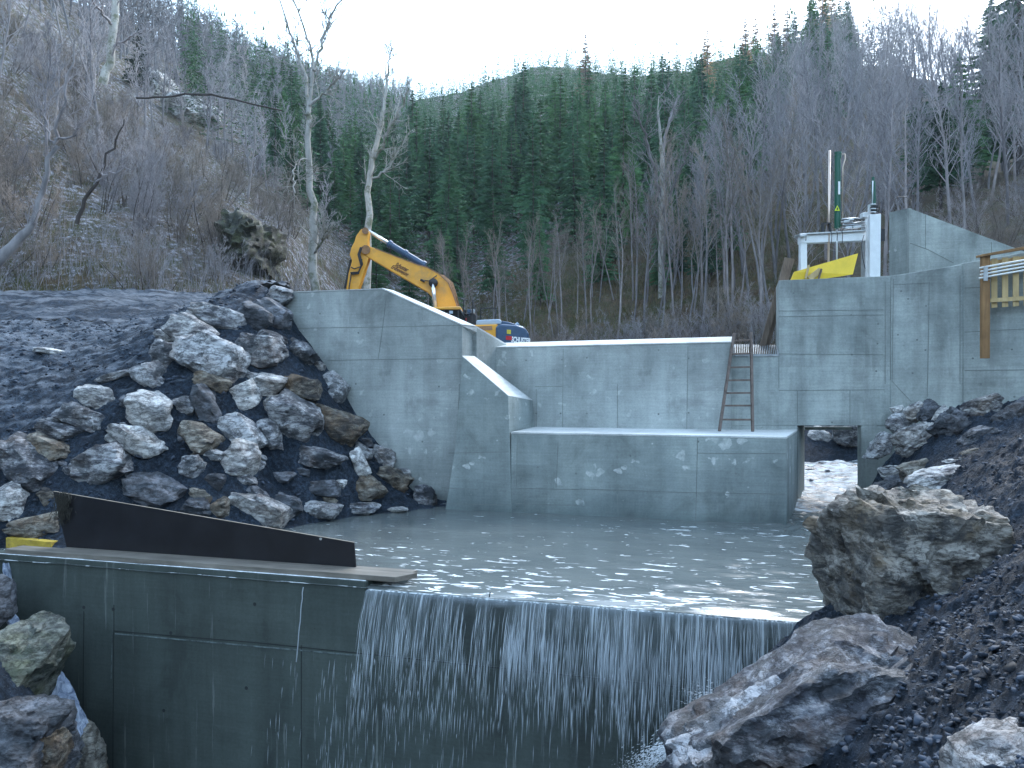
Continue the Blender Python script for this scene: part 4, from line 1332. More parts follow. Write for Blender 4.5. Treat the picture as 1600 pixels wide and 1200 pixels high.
# ------------------------------------------------------------------ excavator
DE = 38.0
def E(x, y, dd=0.0): return W(500 + x / 4, 330 + y / 4, DE + dd)
M['exc_y'] = m_flat('excavator_yellow', (0.72, 0.34, 0.035), 0.4, var=0.10, scale=1.2, dirt=(0.38, 0.22, 0.08))
M['exc_b'] = m_flat('excavator_blue', (0.035, 0.075, 0.14), 0.35, var=0.15)
M['glass'] = m_flat('dark_cab_glass', (0.01, 0.014, 0.018), 0.08, var=0.1)
M['chrome'] = m_flat('cylinder_rod', (0.8, 0.82, 0.84), 0.2, 0.7, 0.02)
M['exc_light'] = m_flat('light_hood', (0.35, 0.43, 0.52), 0.4, var=0.1)
M['text_dark'] = m_flat('lettering_brown', (0.12, 0.05, 0.02), 0.6, var=0.05)
M['text_white'] = m_flat('lettering_white', (0.8, 0.82, 0.84), 0.5, var=0.03)
M['rust_edge'] = m_flat('worn_edge', (0.30, 0.17, 0.09), 0.8, var=0.3)
gz = tz(*(E(900, 900).xy))
exc = empty('excavator', Vector((E(950, 0).x, E(950, 0).y, gz)), 'yellow and dark blue crawler excavator parked behind the wing wall with its boom raised', 'excavator')
def ex(nm, pts, th_, mat, dd=0.0, parent=None, bevel=.03):
    return MB().prism([E(x, y, dd) for x, y in pts], DV * th_).build(nm, mat, parent or exc, bevel=bevel)
stick = ex('stick', [(255, 112), (282, 106), (306, 124), (300, 175), (300, 225), (308, 285), (270, 400), (240, 490), (225, 620), (150, 620), (163, 490), (178, 390), (200, 310), (185, 270), (196, 225), (215, 190), (225, 155)], 0.5, M['exc_y'], -.25)
boom = ex('boom', [(262, 228), (290, 214), (345, 232), (480, 285), (610, 335), (665, 350), (735, 385), (800, 445), (832, 520), (862, 610), (850, 700), (745, 700), (730, 600), (708, 545), (670, 505), (600, 465), (480, 395), (380, 335), (295, 285), (268, 262)], 0.55, M['exc_y'], -.28)
ex('top_edge', [(345, 229), (480, 281), (610, 331), (665, 346), (740, 384), (805, 444), (836, 515), (866, 605), (858, 605), (828, 520), (798, 448), (735, 389), (665, 352), (610, 337), (480, 287), (345, 235)], 0.62, M['rust_edge'], -.31, boom, bevel=0)
cyl = MB().tube([E(436, 207, .3), E(652, 338, .3)], 0.16, 14).build('arm_cylinder', M['exc_b'], exc, smooth=False)
MB().tube([E(302, 124, .3), E(440, 209, .3)], 0.095, 12).build('piston_rod', M['chrome'], cyl, smooth=True)
for t in (0, .45, .98):
    a = E(436 + 216 * t, 207 + 131 * t, .3); d = (E(652, 338, .3) - E(436, 207, .3)).normalized()
    MB().tube([a - d * .08, a + d * .08], 0.2, 14).build('collar', M['exc_b'], cyl)
MB().tube([E(705, 455, -.45), E(712, 520, -.45), E(726, 640, -.45)], 0.10, 12).build('boom_cylinder', M['chrome'], exc, smooth=True)
MB().tube([E(708, 448, -.55), E(708, 448, .45)], 0.22, 14).build('boom_pin', M['black'], exc, smooth=True)
MB().tube([E(283, 122, -.4), E(283, 122, .4)], 0.16, 12).build('stick_pin', M['rust_edge'], exc)
MB().tube([E(285, 240, -.4), E(285, 240, .4)], 0.22, 12).build('elbow_pin', M['rust_edge'], exc)
rng = random.Random(3)
for i in range(3):
    o_ = i * 5
    MB().tube([E(300 - o_, 232, -.35), E(262 - o_, 228, -.42), E(248 - o_, 270, -.45), E(266 - o_, 330 + o_, -.45), E(240, 380 + o_, -.4), E(190 + o_, 385 + o_, -.4)], 0.035, 6).build('hose', M['black'], exc, smooth=True)
MB().tube([E(262, 300, -.4), E(258, 345, -.42), E(215, 360, -.4), E(195, 350, -.35)], 0.03, 6).build('hose', M['black'], exc, smooth=True)
MB().tube([E(195, 390, -.35), E(183, 470, -.4), E(172, 600, -.4)], 0.03, 6).build('hose', M['black'], exc, smooth=True)
MB().tube([E(640, 432, -.4), E(680, 436, -.4), E(730, 402, -.4)], 0.025, 6).build('hose', M['black'], exc, smooth=True)
MB().tube([E(628, 428, -.42), E(655, 440, -.42)], 0.06, 8).build('lamp_bracket', M['black'], exc)
for i in range(4):
    MB().tube([E(745 + i * 8, 395 + i * 2, -.1 + i * .1), E(800 + i * 9, 448, -.1 + i * .1), E(826 + i * 8, 520, 0), E(852 + i * 6, 600, 0)], 0.035, 6).build('boom_hose', M['rust_edge'], exc, smooth=True)
# bucket side of the stick (mostly behind the wall)
ex('bucket', [(160, 600), (235, 600), (300, 660), (330, 760), (250, 830), (150, 800), (120, 700)], 1.2, M['exc_y'], -.6)
ex('bucket_link', [(185, 300), (196, 300), (165, 480), (148, 480)], 0.3, M['black'], -.1)
# cab
cab = ex('cab', [(690, 612), (880, 610), (905, 650), (905, 800), (680, 800), (676, 640)], 1.25, M['glass'], -1.7, bevel=.06)
ex('cab_roof', [(684, 600), (875, 594), (884, 606), (880, 616), (684, 614)], 1.45, M['exc_y'], -1.8, cab, bevel=.04)
for x in (770, 860):
    ex('cab_pillar', [(x, 612), (x + 9, 612), (x + 9, 800), (x, 800)], 0.06, M['black'], -1.78, cab, bevel=0)
ex('document', [(808, 622), (830, 622), (830, 640), (808, 640)], 0.02, M['exc_light'], -1.74, cab, bevel=0)
# superstructure
body = ex('body', [(900, 712), (1110, 706), (1110, 860), (880, 860)], 2.5, M['exc_y'], -1.5, bevel=.05)
ex('side_vent', [(972, 720), (1075, 716), (1078, 742), (972, 744)], 0.03, M['rust_edge'], -1.53, body, bevel=0)
cw = ex('counterweight', [(1098, 722), (1125, 704), (1230, 712), (1285, 730), (1306, 765), (1308, 860), (1098, 860)], 2.6, M['exc_b'], -1.6, bevel=.09)
ex('hood', [(975, 690), (980, 680), (1120, 674), (1135, 684), (1135, 706), (975, 712)], 2.0, M['exc_light'], -1.3, bevel=.05)
ex('rear_hood', [(1135, 684), (1180, 692), (1225, 706), (1228, 716), (1130, 712)], 2.0, M['exc_b'], -1.3, bevel=.05)
ex('engine_cover', [(880, 640), (960, 632), (975, 645), (975, 715), (880, 715)], 1.0, M['black'], -.6, bevel=.05)
ex('tail_lamp', [(903, 668), (915, 668), (915, 705), (903, 705)], 0.1, m_flat('red_lamp', (0.5, 0.02, 0.03), 0.3), -.75, bevel=0)
ex('yellow_sticker', [(1168, 740), (1193, 742), (1193, 768), (1168, 766)], 0.015, m_flat('sticker_yellow', (0.6, 0.5, 0.05)), -1.62, cw, bevel=0)
ex('red_mark', [(1162, 778), (1200, 782), (1200, 806), (1162, 804)], 0.015, m_flat('mark_red', (0.45, 0.02, 0.03)), -1.62, cw, bevel=0)
for x0, x1, yt in ((895, 955, 556), (1003, 1100, 606)):
    MB().tube([E(x0, 690, -1.2), E(x0 + 2, yt, -1.2), E(x1, yt, -1.2), E(x1 - 3, 690, -1.2)], 0.035, 6).build('handrail', M['black'], exc)
MB().tube([E(1222, 716, -.8), E(1240, 700, -.8)], 0.08, 8).tube([E(1240, 722, -1), E(1268, 728, -1)], .06, 8).build('rear_camera', M['exc_light'], exc)
for k in range(9):
    MB().cbox(E(905 + (k % 3) * 26, 625 + (k // 3) * 24, -.9 + .1 * k % 3), (.16, .2, .16)).build('valve', (M['black'], M['exc_b'], M['steel'])[k % 3], exc, bevel=.02)
# undercarriage
def trk(dd):
    base = exc.location
    c = base + DV * dd
    mb = MB(); pts = []
    for k in range(24):
        a = 2 * math.pi * k / 24
        ca, sa = math.cos(a), math.sin(a)
        pts.append(c + RV * (ca * .48 + (1.75 if ca > 0 else -1.75)) + UP * (.5 + sa * .48))
    mb.prism(pts, DV * .6)
    mb.build('track', M['black'], exc)
trk(-1.6); trk(.9)
MB().cbox(exc.location + UP * .75, (1.8, 2.6, .7)).build('chassis', M['black'], exc, bevel=.05)
MB().tube([exc.location + UP * .9, exc.location + UP * 1.5], .7, 20).build('slew_ring', M['black'], exc)

def text(s, name, parent, p, xdir, size, mat, off, shear=0, bold=0.0, sx=1.0):
    cu = bpy.data.curves.new(name, 'FONT')
    cu.body = s; cu.size = size; cu.extrude = 0.006; cu.offset = bold; cu.shear = shear
    cu.align_x = 'CENTER'; cu.align_y = 'CENTER'
    cu.materials.append(mat)
    tmp = bpy.data.objects.new(name, cu)
    COL.objects.link(tmp)
    me = bpy.data.meshes.new_from_object(tmp.evaluated_get(bpy.context.evaluated_depsgraph_get()))
    bpy.data.objects.remove(tmp)
    me.name = name
    o = bpy.data.objects.new(name, me)
    COL.objects.link(o)
    x = Vector(xdir).normalized(); n = -DV
    y = n.cross(x).normalized()
    R = Matrix((x, y, n)).transposed().to_4x4()
    par = parent
    while par.parent is not None: par = par.parent
    o.parent = parent
    o.matrix_local = Matrix.Translation(Vector(p) + n * off - par.location) @ R @ Matrix.Diagonal((sx, 1, 1, 1))
    return o
xd = E(548, 372, 0) - E(475, 336, 0)
text("Schuster", 'lettering', boom, E(510, 350, -.28), xd, 0.30, M['text_dark'], 0.012, .4, .008, .62)
text("Erdbewegung", 'lettering', boom, E(498, 371, -.28), xd, 0.26, M['text_dark'], 0.012, .4, .006, .62)
text("SCHUSTER", 'lettering', cw, E(1256, 808, -1.6), RV + UP * -.10, 0.34, M['text_white'], 0.012, 0, .014, .55)
# ------------------------------------------------------------------ vegetation
def m_bark(name, c1, c2, lich=None):
    m = Mat(name, 0.9, 0.15)
    rnd = m.rand()
    n1 = m.noise(2.5, 5, 0.7, m.co((1, 1, 0.35)))
    col = m.mix(m.ramp(n1, [(0.35, 0.0), (0.65, 1.0)]), c1, c2)
    if lich:
        col = m.mix(m.ramp(m.noise(1.7, 5, 0.7), [(0.5, 0.0), (0.6, 0.8)]), col, lich)
    col = m.mix(1.0, col, m.ramp(rnd, [(0, (0.7, 0.68, 0.70)), (0.5, (1.0, 1.0, 1.0)), (1, (1.35, 1.25, 1.2))]), 'MULTIPLY')
    return m.set(col)
def m_leaf(name, c1, c2, vary=1.0):
    m = Mat(name, 0.7, 0.2)
    rnd = m.rand()
    n1 = m.noise(0.9, 4, 0.7)
    n0 = m.noise(0.11, 5, 0.75, m.co(world=True))
    col = m.mix(m.ramp(n1, [(0.35, 0.0), (0.65, 1.0)]), c1, c2)
    col = m.mix(vary, col, m.ramp(rnd, [(0, (0.6, 0.66, 0.7)), (0.5, (1.0, 1.0, 1.0)), (1, (1.5, 1.35, 0.95))]), 'MULTIPLY')
    col = m.mix(0.6, col, m.ramp(n0, [(0.38, 0.5), (0.62, 1.6)]), 'MULTIPLY')
    return m.set(col)
M['bark'] = m_bark('grey_bark', (0.13, 0.125, 0.13), (0.25, 0.24, 0.245))
M['bark_l'] = m_bark('pale_bark', (0.26, 0.26, 0.24), (0.42, 0.41, 0.38), (0.12, 0.13, 0.08))
M['bark_d'] = m_bark('dark_bark', (0.045, 0.038, 0.035), (0.09, 0.08, 0.075))
M['twig'] = m_bark('purple_twigs', (0.19, 0.19, 0.205), (0.29, 0.285, 0.30))
M['twig_b'] = m_bark('brown_twigs', (0.15, 0.135, 0.12), (0.23, 0.205, 0.18))
M['spruce'] = m_leaf('spruce_needles', (0.028, 0.080, 0.043), (0.058, 0.135, 0.066))
M['spruce_far'] = m_leaf('far_spruce_needles', (0.026, 0.072, 0.043), (0.052, 0.122, 0.064))
M['larch'] = m_leaf('larch_needles', (0.20, 0.13, 0.08), (0.27, 0.18, 0.12))
M['ivy'] = m_leaf('yew_needles', (0.012, 0.030, 0.018), (0.03, 0.055, 0.03))

def tubes(lines):
    """lines: list of (pts (k,3), radii (k,), sides) -> V, F(quads)"""
    by = {}
    for p, r, n in lines:
        by.setdefault((len(p), n), []).append((p, r))
    VV, FF, base = [], [], 0
    for (k, n), L in by.items():
        P = np.array([l[0] for l in L], float); R = np.array([l[1] for l in L], float)
        T = np.gradient(P, axis=1); T /= np.linalg.norm(T, axis=2, keepdims=True) + 1e-9
        ref = np.zeros_like(T); ref[..., 0] = 0.83; ref[..., 1] = 0.55; ref[..., 2] = 0.1
        A = np.cross(T, ref); A /= np.linalg.norm(A, axis=2, keepdims=True) + 1e-9
        B = np.cross(T, A)
        an = 2 * np.pi * np.arange(n) / n
        V = P[:, :, None, :] + (A[:, :, None, :] * np.cos(an)[None, None, :, None] + B[:, :, None, :] * np.sin(an)[None, None, :, None]) * R[:, :, None, None]
        m = len(L)
        VV.append(V.reshape(-1, 3))
        b = base + (np.arange(m) * k * n)[:, None, None]
        i = (np.arange(k - 1) * n)[None, :, None]; j = np.arange(n)[None, None, :]; j2 = (j + 1) % n
        q = np.stack([b + i + j, b + i + j2, b + i + n + j2, b + i + n + j], -1).reshape(-1, 4)
        FF.append(q); base += m * k * n
    return np.vstack(VV), np.vstack(FF)

def limb(rng, p, d, L, r0, r1, k, wob, up):
    """wobbling polyline"""
    pts = [np.array(p, float)]; d = np.array(d, float)
    st = L / (k - 1)
    for i in range(k - 1):
        d = d + rng.normal(size=3) * wob + np.array([0, 0, up])
        d /= np.linalg.norm(d)
        pts.append(pts[-1] + d * st)
    return np.array(pts), np.linspace(r0, r1, k)

def along(pts, t):
    f = t * (len(pts) - 1); i = min(int(f), len(pts) - 2)
    return pts[i] + (pts[i + 1] - pts[i]) * (f - i), pts[i + 1] - pts[i]

def branchy(rng, stem, lv, n, L, spread, rad, wob, up, t0=0.3, sides=3, k=5, curve=None):
    out = []
    sp, sr, _ = stem
    for _i in range(n):
        t = t0 + (1 - t0) * (rng.rand() if lv else (_i + rng.rand()) / n)
        p, d = along(sp, t); d = d / (np.linalg.norm(d) + 1e-9)
        v = rng.normal(size=3); v -= d * v.dot(d); v /= np.linalg.norm(v)
        dd = d * (1 - spread) + v * spread + np.array([0, 0, 0.15])
        dd /= np.linalg.norm(dd)
        ll = L * (1.0 - 0.55 * t) * rng.uniform(0.6, 1.25)
        pts, r = limb(rng, p, dd, ll, rad * (1.1 - 0.5 * t), rad * 0.25, k, wob, up)
        out.append((pts, r, sides))
    return out

def bare_tree(seed, H=14, r=0.14, n1=26, n2=5, n3=3, spread=0.5, t0=0.3, lean=0.04, wob=0.12, L1=None, up=0.10, twr=0.012, stems=1, k1=6):
    rng = np.random.RandomState(seed)
    trunk, crown = [], []
    for s_ in range(stems):
        d = np.array([rng.normal() * lean, rng.normal() * lean, 1.0])
        if stems > 1:
            d += np.array([rng.normal() * .32, rng.normal() * .32, 0])
        h = H * (1 if s_ == 0 else rng.uniform(.6, 1))
        pts, rr = limb(rng, (rng.normal() * .2 * (stems > 1), rng.normal() * .2 * (stems > 1), -0.6), d, h, r, r * 0.12, 11, 0.05, 0.02)
        rr = r * (1 - np.linspace(0, 1, 11)) ** 0.85 + r * 0.08
        st = (pts, rr, 6); trunk.append(st)
        b1 = branchy(rng, st, 0, n1, L1 or H * 0.30, spread, r * 0.32, wob, up, t0, 4, k1)
        crown += b1
        for b in b1:
            Lb = np.linalg.norm(b[0][-1] - b[0][0])
            b2 = branchy(rng, b, 1, n2, Lb * 0.55, 0.5, max(twr * 1.6, b[1][0] * 0.4), wob * 1.3, up, 0.2, 3, 5)
            crown += b2
            for c in b2:
                Lc = np.linalg.norm(c[0][-1] - c[0][0])
                crown += branchy(rng, c, 1, n3, Lc * 0.6 + 0.15, 0.5, twr, wob * 1.5, up, 0.15, 3, 4)
    return tubes(trunk), tubes(crown)

def spruce(seed, H=20, R=2.7, dens=1.0, base=0.06, droop=0.25, cards=7):
    rng = np.random.RandomState(seed)
    lev = int(34 * dens)
    tris = []
    for i in range(lev):
        t = (i + rng.rand() * .6) / lev
        z = H * (base + (1 - base) * t)
        rad = R * (1 - t) ** 0.82 * rng.uniform(0.8, 1.15) + 0.10
        nb = max(4, int((13 - 6 * t) * dens ** .5))
        for b in range(nb):
            a = rng.rand() * 6.283
            rr = rad * rng.uniform(0.6, 1.15)
            ca, sa_ = math.cos(a), math.sin(a)
            dz = droop * rr
            w = 0.17 * rr + 0.14
            # hanging needle fans along the branch
            for c in range(cards):
                s0 = (c + rng.rand()) / cards
                p = np.array([ca * rr * s0, sa_ * rr * s0, z - dz * s0 * s0 + 0.12 * rr * s0])
                L = w * rng.uniform(.9, 1.7) * (1.15 - 0.6 * s0)
                side = rng.choice([-1, 1])
                da = a + side * rng.uniform(.2, 1.1)
                tip = p + np.array([math.cos(da) * L, math.sin(da) * L, -rng.uniform(0.10, 0.75) * L])
                q = p + np.array([-sa_ * w * .42 * side, ca * w * .42 * side, rng.uniform(-.5, .05) * w])
                tris.append((p + np.array([ca * -.12, sa_ * -.12, .05]), q, tip))
                if cards > 5:
                    tris.append((p, p + np.array([ca * L, sa_ * L, -.35 * L]), p + np.array([ca * L * .4, sa_ * L * .4, -L * .75])))
    # leader
    for k in range(4):
        a = rng.rand() * 6.28
        tris.append((np.array([0, 0, H * 1.02]), np.array([math.cos(a) * .16, math.sin(a) * .16, H * .95]), np.array([-math.sin(a) * .12, math.cos(a) * .12, H * .94])))
    V = np.array(tris).reshape(-1, 3)
    Fc = np.arange(len(V)).reshape(-1, 3)
    tr = tubes([(np.array([[0, 0, -0.6], [0, 0, H * .5], [0, 0, H * .99]]), np.array([H * .011, H * .007, 0.015]), 5)])
    return tr, (V, Fc)

def me_of(name, vf, mat):
    me = np_mesh(name, vf[0], vf[1]); me.materials.append(mat)
    return me

def make_proto(kind, tv, cv, mt_, mc_, crown='crown'):
    return kind, me_of('trunk', tv, mt_), me_of(crown, cv, mc_), crown

def place(proto, x, y, sc, rz, label, cat, group=None, tilt=(0, 0), zoff=0.0, z=None, sxy=1.0):
    kind, mt_, mc_, cn = proto
    e = bpy.data.objects.new(kind, None)
    COL.objects.link(e)
    e.location = (x, y, (tz(x, y) if z is None else z) + zoff)
    e.rotation_euler = (tilt[0], tilt[1], rz)
    e.scale = (sc * sxy, sc * sxy, sc)
    tag(e, label, cat, group)
    for nm, me in (('trunk', mt_), (cn, mc_)):
        o = bpy.data.objects.new(nm, me)
        COL.objects.link(o); o.parent = e
    return e

def px2xy(px, D):
    x = (px - 800) / F * D
    return x * cA - D * sA, x * sA + D * cA

BT = [make_proto('bare_tree', *bare_tree(700 + i, H=15, r=0.12, n1=30, n2=6, n3=3, spread=0.42 + .05 * (i % 3), t0=0.28, L1=4.2, twr=0.011), M['bark'], M['twig']) for i in range(5)]
BP = [make_proto('bare_tree', *bare_tree(720 + i, H=12, r=0.085, n1=20, n2=5, n3=2, spread=0.40, t0=0.42, L1=2.8, twr=0.010, lean=.07), M['bark'], M['twig_b']) for i in range(4)]
BU = [make_proto('bare_bush', *bare_tree(740 + i, H=3.4, r=0.03, n1=11, n2=5, n3=3, spread=0.40, t0=0.15, L1=1.5, twr=0.0065, stems=7, lean=.2, wob=.16), M['bark_d'], M['twig'] if i % 2 else M['twig_b'], 'branches') for i in range(5)]
BF = [make_proto('hillside_tree', *bare_tree(760 + i, H=13, r=0.14, n1=22, n2=5, n3=2, spread=0.45, t0=0.25, L1=4.0, twr=0.026), M['bark'], M['twig']) for i in range(3)]
SP = [make_proto('spruce_tree', *spruce(800 + i, H=20, R=2.9 + .35 * (i % 3), dens=1.0 + .1 * (i % 2), base=0.10 + .05 * (i % 3), droop=.25 + .1 * (i % 2)), M['bark_d'], M['spruce']) for i in range(5)]
LA = [make_proto('larch_tree', *spruce(820 + i, H=19, R=2.2, dens=.8, base=0.12, droop=.05, cards=6), M['bark_d'], M['larch']) for i in range(2)]

R_ = np.random.RandomState(11)
occupied = []
def free(x, y, dmin):
    for (a, b) in occupied[-500:]:
        if (a - x) ** 2 + (b - y) ** 2 < dmin * dmin:
            return False
    return True

SKX = [0, 220, 300, 380, 480, 540, 600, 690, 750, 830, 900, 1000, 1060, 1130, 1200, 1260, 1310, 1340, 1400, 1500, 1560, 1600]
SKY_ = [-60, 0, 40, 65, 85, 110, 112, 115, 105, 80, 68, 80, 75, 60, 30, 10, 20, 50, 55, 70, 45, 10]

# ---- individual spruces, the ones that show largest: middle slope and forest edge
cnt = 0
tries = 0
edge = lambda px: np.interp(px, [420, 560, 700, 860, 1000, 1160, 1260, 1350], [66, 62, 58, 58, 60, 70, 85, 90])
while cnt < 285 and tries < 9000:
    tries += 1
    px = R_.uniform(425, 1330)
    D = edge(px) + 75 * R_.rand() ** 0.9
    if px < 560 and R_.rand() < .5: continue
    if px > 980 and D < 80 and R_.rand() < .35: continue
    if px > 1170 and D < 105: continue
    x, y = px2xy(px, D)
    if not free(x, y, 3.6 + D * 0.008): continue
    occupied.append((x, y))
    sc = R_.uniform(.62, 1.0) * np.interp(D - edge(px), [0, 25, 70], [.62, .75, .85]) * (.7 if px < 600 else 1)
    place(SP[R_.randint(5)], x, y, sc, R_.rand() * 6.28, 'tall dark green spruce in the dense forest on the slope behind the dam', 'spruce', 'spruces of the forest behind the dam', (R_.normal() * .015, R_.normal() * .015), sxy=R_.uniform(.85, 1.15))
    cnt += 1
for px, D, s in ((1112, 58, .36), (1098, 56, .30), (1140, 60, .42), (1060, 60, .33), (640, 58, .4), (700, 56, .42), (1030, 58, .3)):
    x, y = px2xy(px, D)
    place(SP[R_.randint(5)], x, y, s, R_.rand() * 6.28, 'young spruce at the foot of the forest edge', 'spruce', 'young spruces at the forest edge')
for px, D, s, lab in ((1470, 52, .42, 'olive green spruce rising above the end of the upper wall'), (1500, 58, .50, 'taller thin spruce behind the upper wall'), (1440, 62, .42, 'shorter spruce left of the two by the upper wall'),
                      (1592, 62, 1.05, 'dark tall conifer at the upper right corner of the photo'), (1548, 88, .8, 'conifer standing out on the right skyline')):
    x, y = px2xy(px, D)
    place(SP[R_.randint(5)], x, y, s, R_.rand() * 6.28, lab, 'spruce', sxy=1.35)
# larches
for i, (px, D) in enumerate(((1100, 215), (1165, 205), (1180, 200), (1210, 190), (1290, 170), (1300, 165), (1270, 172), (1285, 150), (915, 200), (1160, 160), (1230, 150), (1105, 190))):
    x, y = px2xy(px, D)
    place(LA[i % 2], x, y, R_.uniform(.8, 1.05), R_.rand() * 6.28, 'tan autumn larch among the dark spruces below the ridge', 'larch', 'larches below the ridge', sxy=1.3)

# ---- distant spruce forest as one object
def forest(name, n, seed, sampler, protos, mat, label, s0=.7, s1=1.1):
    rng = np.random.RandomState(seed)
    Vs, Fs = [], []; base = 0
    pts = sampler(rng, n)
    zz = terrain(pts[:, 0], pts[:, 1])
    for (x, y), z in zip(pts, zz):
        V, Fc = protos[rng.randint(len(protos))]
        s = rng.uniform(s0, s1); w = s * rng.uniform(1.0, 1.4); a = rng.rand() * 6.28
        ca, sa_ = math.cos(a), math.sin(a)
        v = np.stack([(V[:, 0] * ca - V[:, 1] * sa_) * w + x, (V[:, 0] * sa_ + V[:, 1] * ca) * w + y, V[:, 2] * s + z], 1)
        Vs.append(v); Fs.append(Fc + base); base += len(V)
    o = link_mesh(name, np_mesh(name, np.vstack(Vs), np.vstack(Fs)), mat)
    return tag(o, label, kind='stuff')

def thin(P, d0, k):
    keep = []; cell = {}
    for x, y in P:
        D = math.hypot(x, y); d = d0 + D * k
        c = (int(x // 12), int(y // 12)); ok = True
        for i in (-1, 0, 1):
            for j in (-1, 0, 1):
                for (a, b) in cell.get((c[0] + i, c[1] + j), ()):
                    if (a - x) ** 2 + (b - y) ** 2 < d * d: ok = False; break
        if ok:
            keep.append((x, y)); cell.setdefault(c, []).append((x, y))
    return np.array(keep)

def s_far(rng, n):
    px = rng.uniform(290, 1420, n)
    D0 = edge(px) + 8; D1 = np.interp(px, KPX, KD1) * 1.12
    D = D0 + (D1 - D0) * rng.rand(n) ** .5
    m = ~((px < 540) & (rng.rand(n) < .65))
    m &= ~((px > 1240) & (D < np.interp(px, [1240, 1420], [120, 135])))
    px, D = px[m], D[m]
    x = (px - 800) / F * D
    return thin(np.stack([x * cA - D * sA, x * sA + D * cA], 1), 3.0, 0.0028)
KPX = [-600, 0, 120, 220, 330, 440, 540, 620, 700, 830, 1000, 1100, 1180, 1250, 1360, 1440, 1500, 1600, 2200]
KD1 = [85, 100, 120, 150, 225, 300, 380, 360, 350, 320, 290, 265, 250, 200, 150, 132, 125, 112, 95]
FS = [spruce(840 + i, H=19, R=2.9, dens=.55, base=0.06, cards=3)[1] for i in range(4)]
fo_ = forest('distant_spruce_forest', 22000, 21, s_far, FS, M['spruce_far'], 'dense dark spruce forest covering the far slopes up to the skyline', .55, .88)

# ---- far left hillside: bare wood as one mass
FB = []
for i in range(3):
    t_, c_ = bare_tree(860 + i, H=12, r=0.12, n1=18, n2=4, n3=2, spread=0.45, t0=0.2, L1=3.8, twr=0.045)
    FB.append((np.vstack([t_[0], c_[0]]), np.vstack([t_[1], c_[1] + len(t_[0])])))
def s_left(rng, n):
    px = rng.uniform(-80, 640, n)
    D1 = np.interp(px, KPX, KD1) * 1.06
    D0 = np.interp(px, [-80, 0, 200, 330, 450, 640], [75, 78, 95, 110, 120, 180])
    D = D0 + (D1 - D0) * rng.rand(n) ** .8
    x = (px - 800) / F * D
    return thin(np.stack([x * cA - D * sA, x * sA + D * cA], 1), 2.2, 0.005)
M['far_twig'] = m_bark('far_bare_twigs', (0.12, 0.125, 0.14), (0.19, 0.19, 0.20))
forest('distant_bare_wood', 3200, 23, s_left, FB, M['far_twig'], 'hazy leafless wood covering the upper left hillside', .7, 1.15)

# ---- bare grove at the right and poles along the forest edge
cnt = 0; tries = 0; occupied2 = []
def free2(x, y, d):
    for a, b in occupied2:
        if (a - x) ** 2 + (b - y) ** 2 < d * d: return False
    return True
while cnt < 215 and tries < 12000:
    tries += 1
    px = R_.uniform(985, 1720)
    Dn = np.interp(px, [985, 1150, 1300, 1500, 1720], [54, 50, 43, 35, 30])
    Df = np.interp(px, [985, 1080, 1150, 1210, 1300, 1400, 1500, 1720], [60, 63, 72, 92, 128, 140, 130, 110])
    D = Dn + (Df - Dn) * R_.rand() ** .8
    x, y = px2xy(px, D)
    if not free2(x, y, 1.7 + D * .011): continue
    occupied2.append((x, y))
    place(BT[R_.randint(5)], x, y, R_.uniform(.72, 1.08) * np.interp(D, [30, 60, 100], [.75, .9, 1.05]) * np.interp(px, [985, 1100, 1200], [.72, .8, 1.0]), R_.rand() * 6.28, 'leafless grey purple tree in the bare grove on the right hillside', 'bare tree', 'bare trees of the right hillside grove', (R_.normal() * .03, R_.normal() * .03))
    cnt += 1
cnt = 0
while cnt < 62:
    px = R_.uniform(640, 1215)
    D = np.interp(px, [640, 800, 1000, 1215], [52, 48, 47, 44]) + R_.rand() * 12
    x, y = px2xy(px, D)
    if not free2(x, y, 1.0): continue
    occupied2.append((x, y))
    place(BP[R_.randint(4)], x, y, R_.uniform(.7, 1.12) * np.interp(px, [640, 900, 1050, 1215], [.62, .68, .9, 1]), R_.rand() * 6.28, 'thin pale leafless young tree along the foot of the spruce forest', 'bare tree', 'thin bare trees along the forest edge', (R_.normal() * .05, R_.normal() * .05))
    cnt += 1

# left slope trees, individually
cnt = 0
while cnt < 60:
    px = R_.uniform(-60, 560)
    D = np.interp(px, [-60, 200, 400, 560], [38, 45, 50, 62]) + R_.rand() ** .8 * np.interp(px, [-60, 300, 560], [45, 65, 70])
    x, y = px2xy(px, D)
    if not free2(x, y, 2.4): continue
    occupied2.append((x, y))
    place(BF[R_.randint(3)], x, y, R_.uniform(.45, .85), R_.rand() * 6.28, 'leafless grey tree among scrub on the left hillside', 'bare tree', 'bare trees of the left hillside', (R_.normal() * .08, R_.normal() * .08))
    cnt += 1
# bushes
cnt = 0
while cnt < 200:
    if cnt >= 150:
        px = R_.uniform(1370, 1700); D = R_.uniform(31, 62)
        lab, grp = 'leafless bush on the slope behind the upper wall', 'bare bushes behind the upper wall'
    elif cnt < 110:
        px = R_.uniform(-60, 470); D0 = 28.3 if px < 330 else np.interp(px, [330, 470], [28.5, 34]); D = D0 + 46 * R_.rand() ** .85
        lab, grp = 'leafless purple brown bush on the steep left slope above the track', 'bare bushes of the left slope'
    else:
        px = R_.uniform(820, 1215); D = R_.uniform(41, 50)
        lab, grp = 'leafless brown bush at the foot of the forest behind the spillway', 'bare bushes behind the spillway'
    x, y = px2xy(px, D)
    if not free2(x, y, 0.9): continue
    occupied2.append((x, y))
    place(BU[R_.randint(5)], x, y, R_.uniform(.6, 1.25) * (1 if cnt < 110 else .8), R_.rand() * 6.28, lab, 'bush', grp, (R_.normal() * .12, R_.normal() * .12))
    cnt += 1

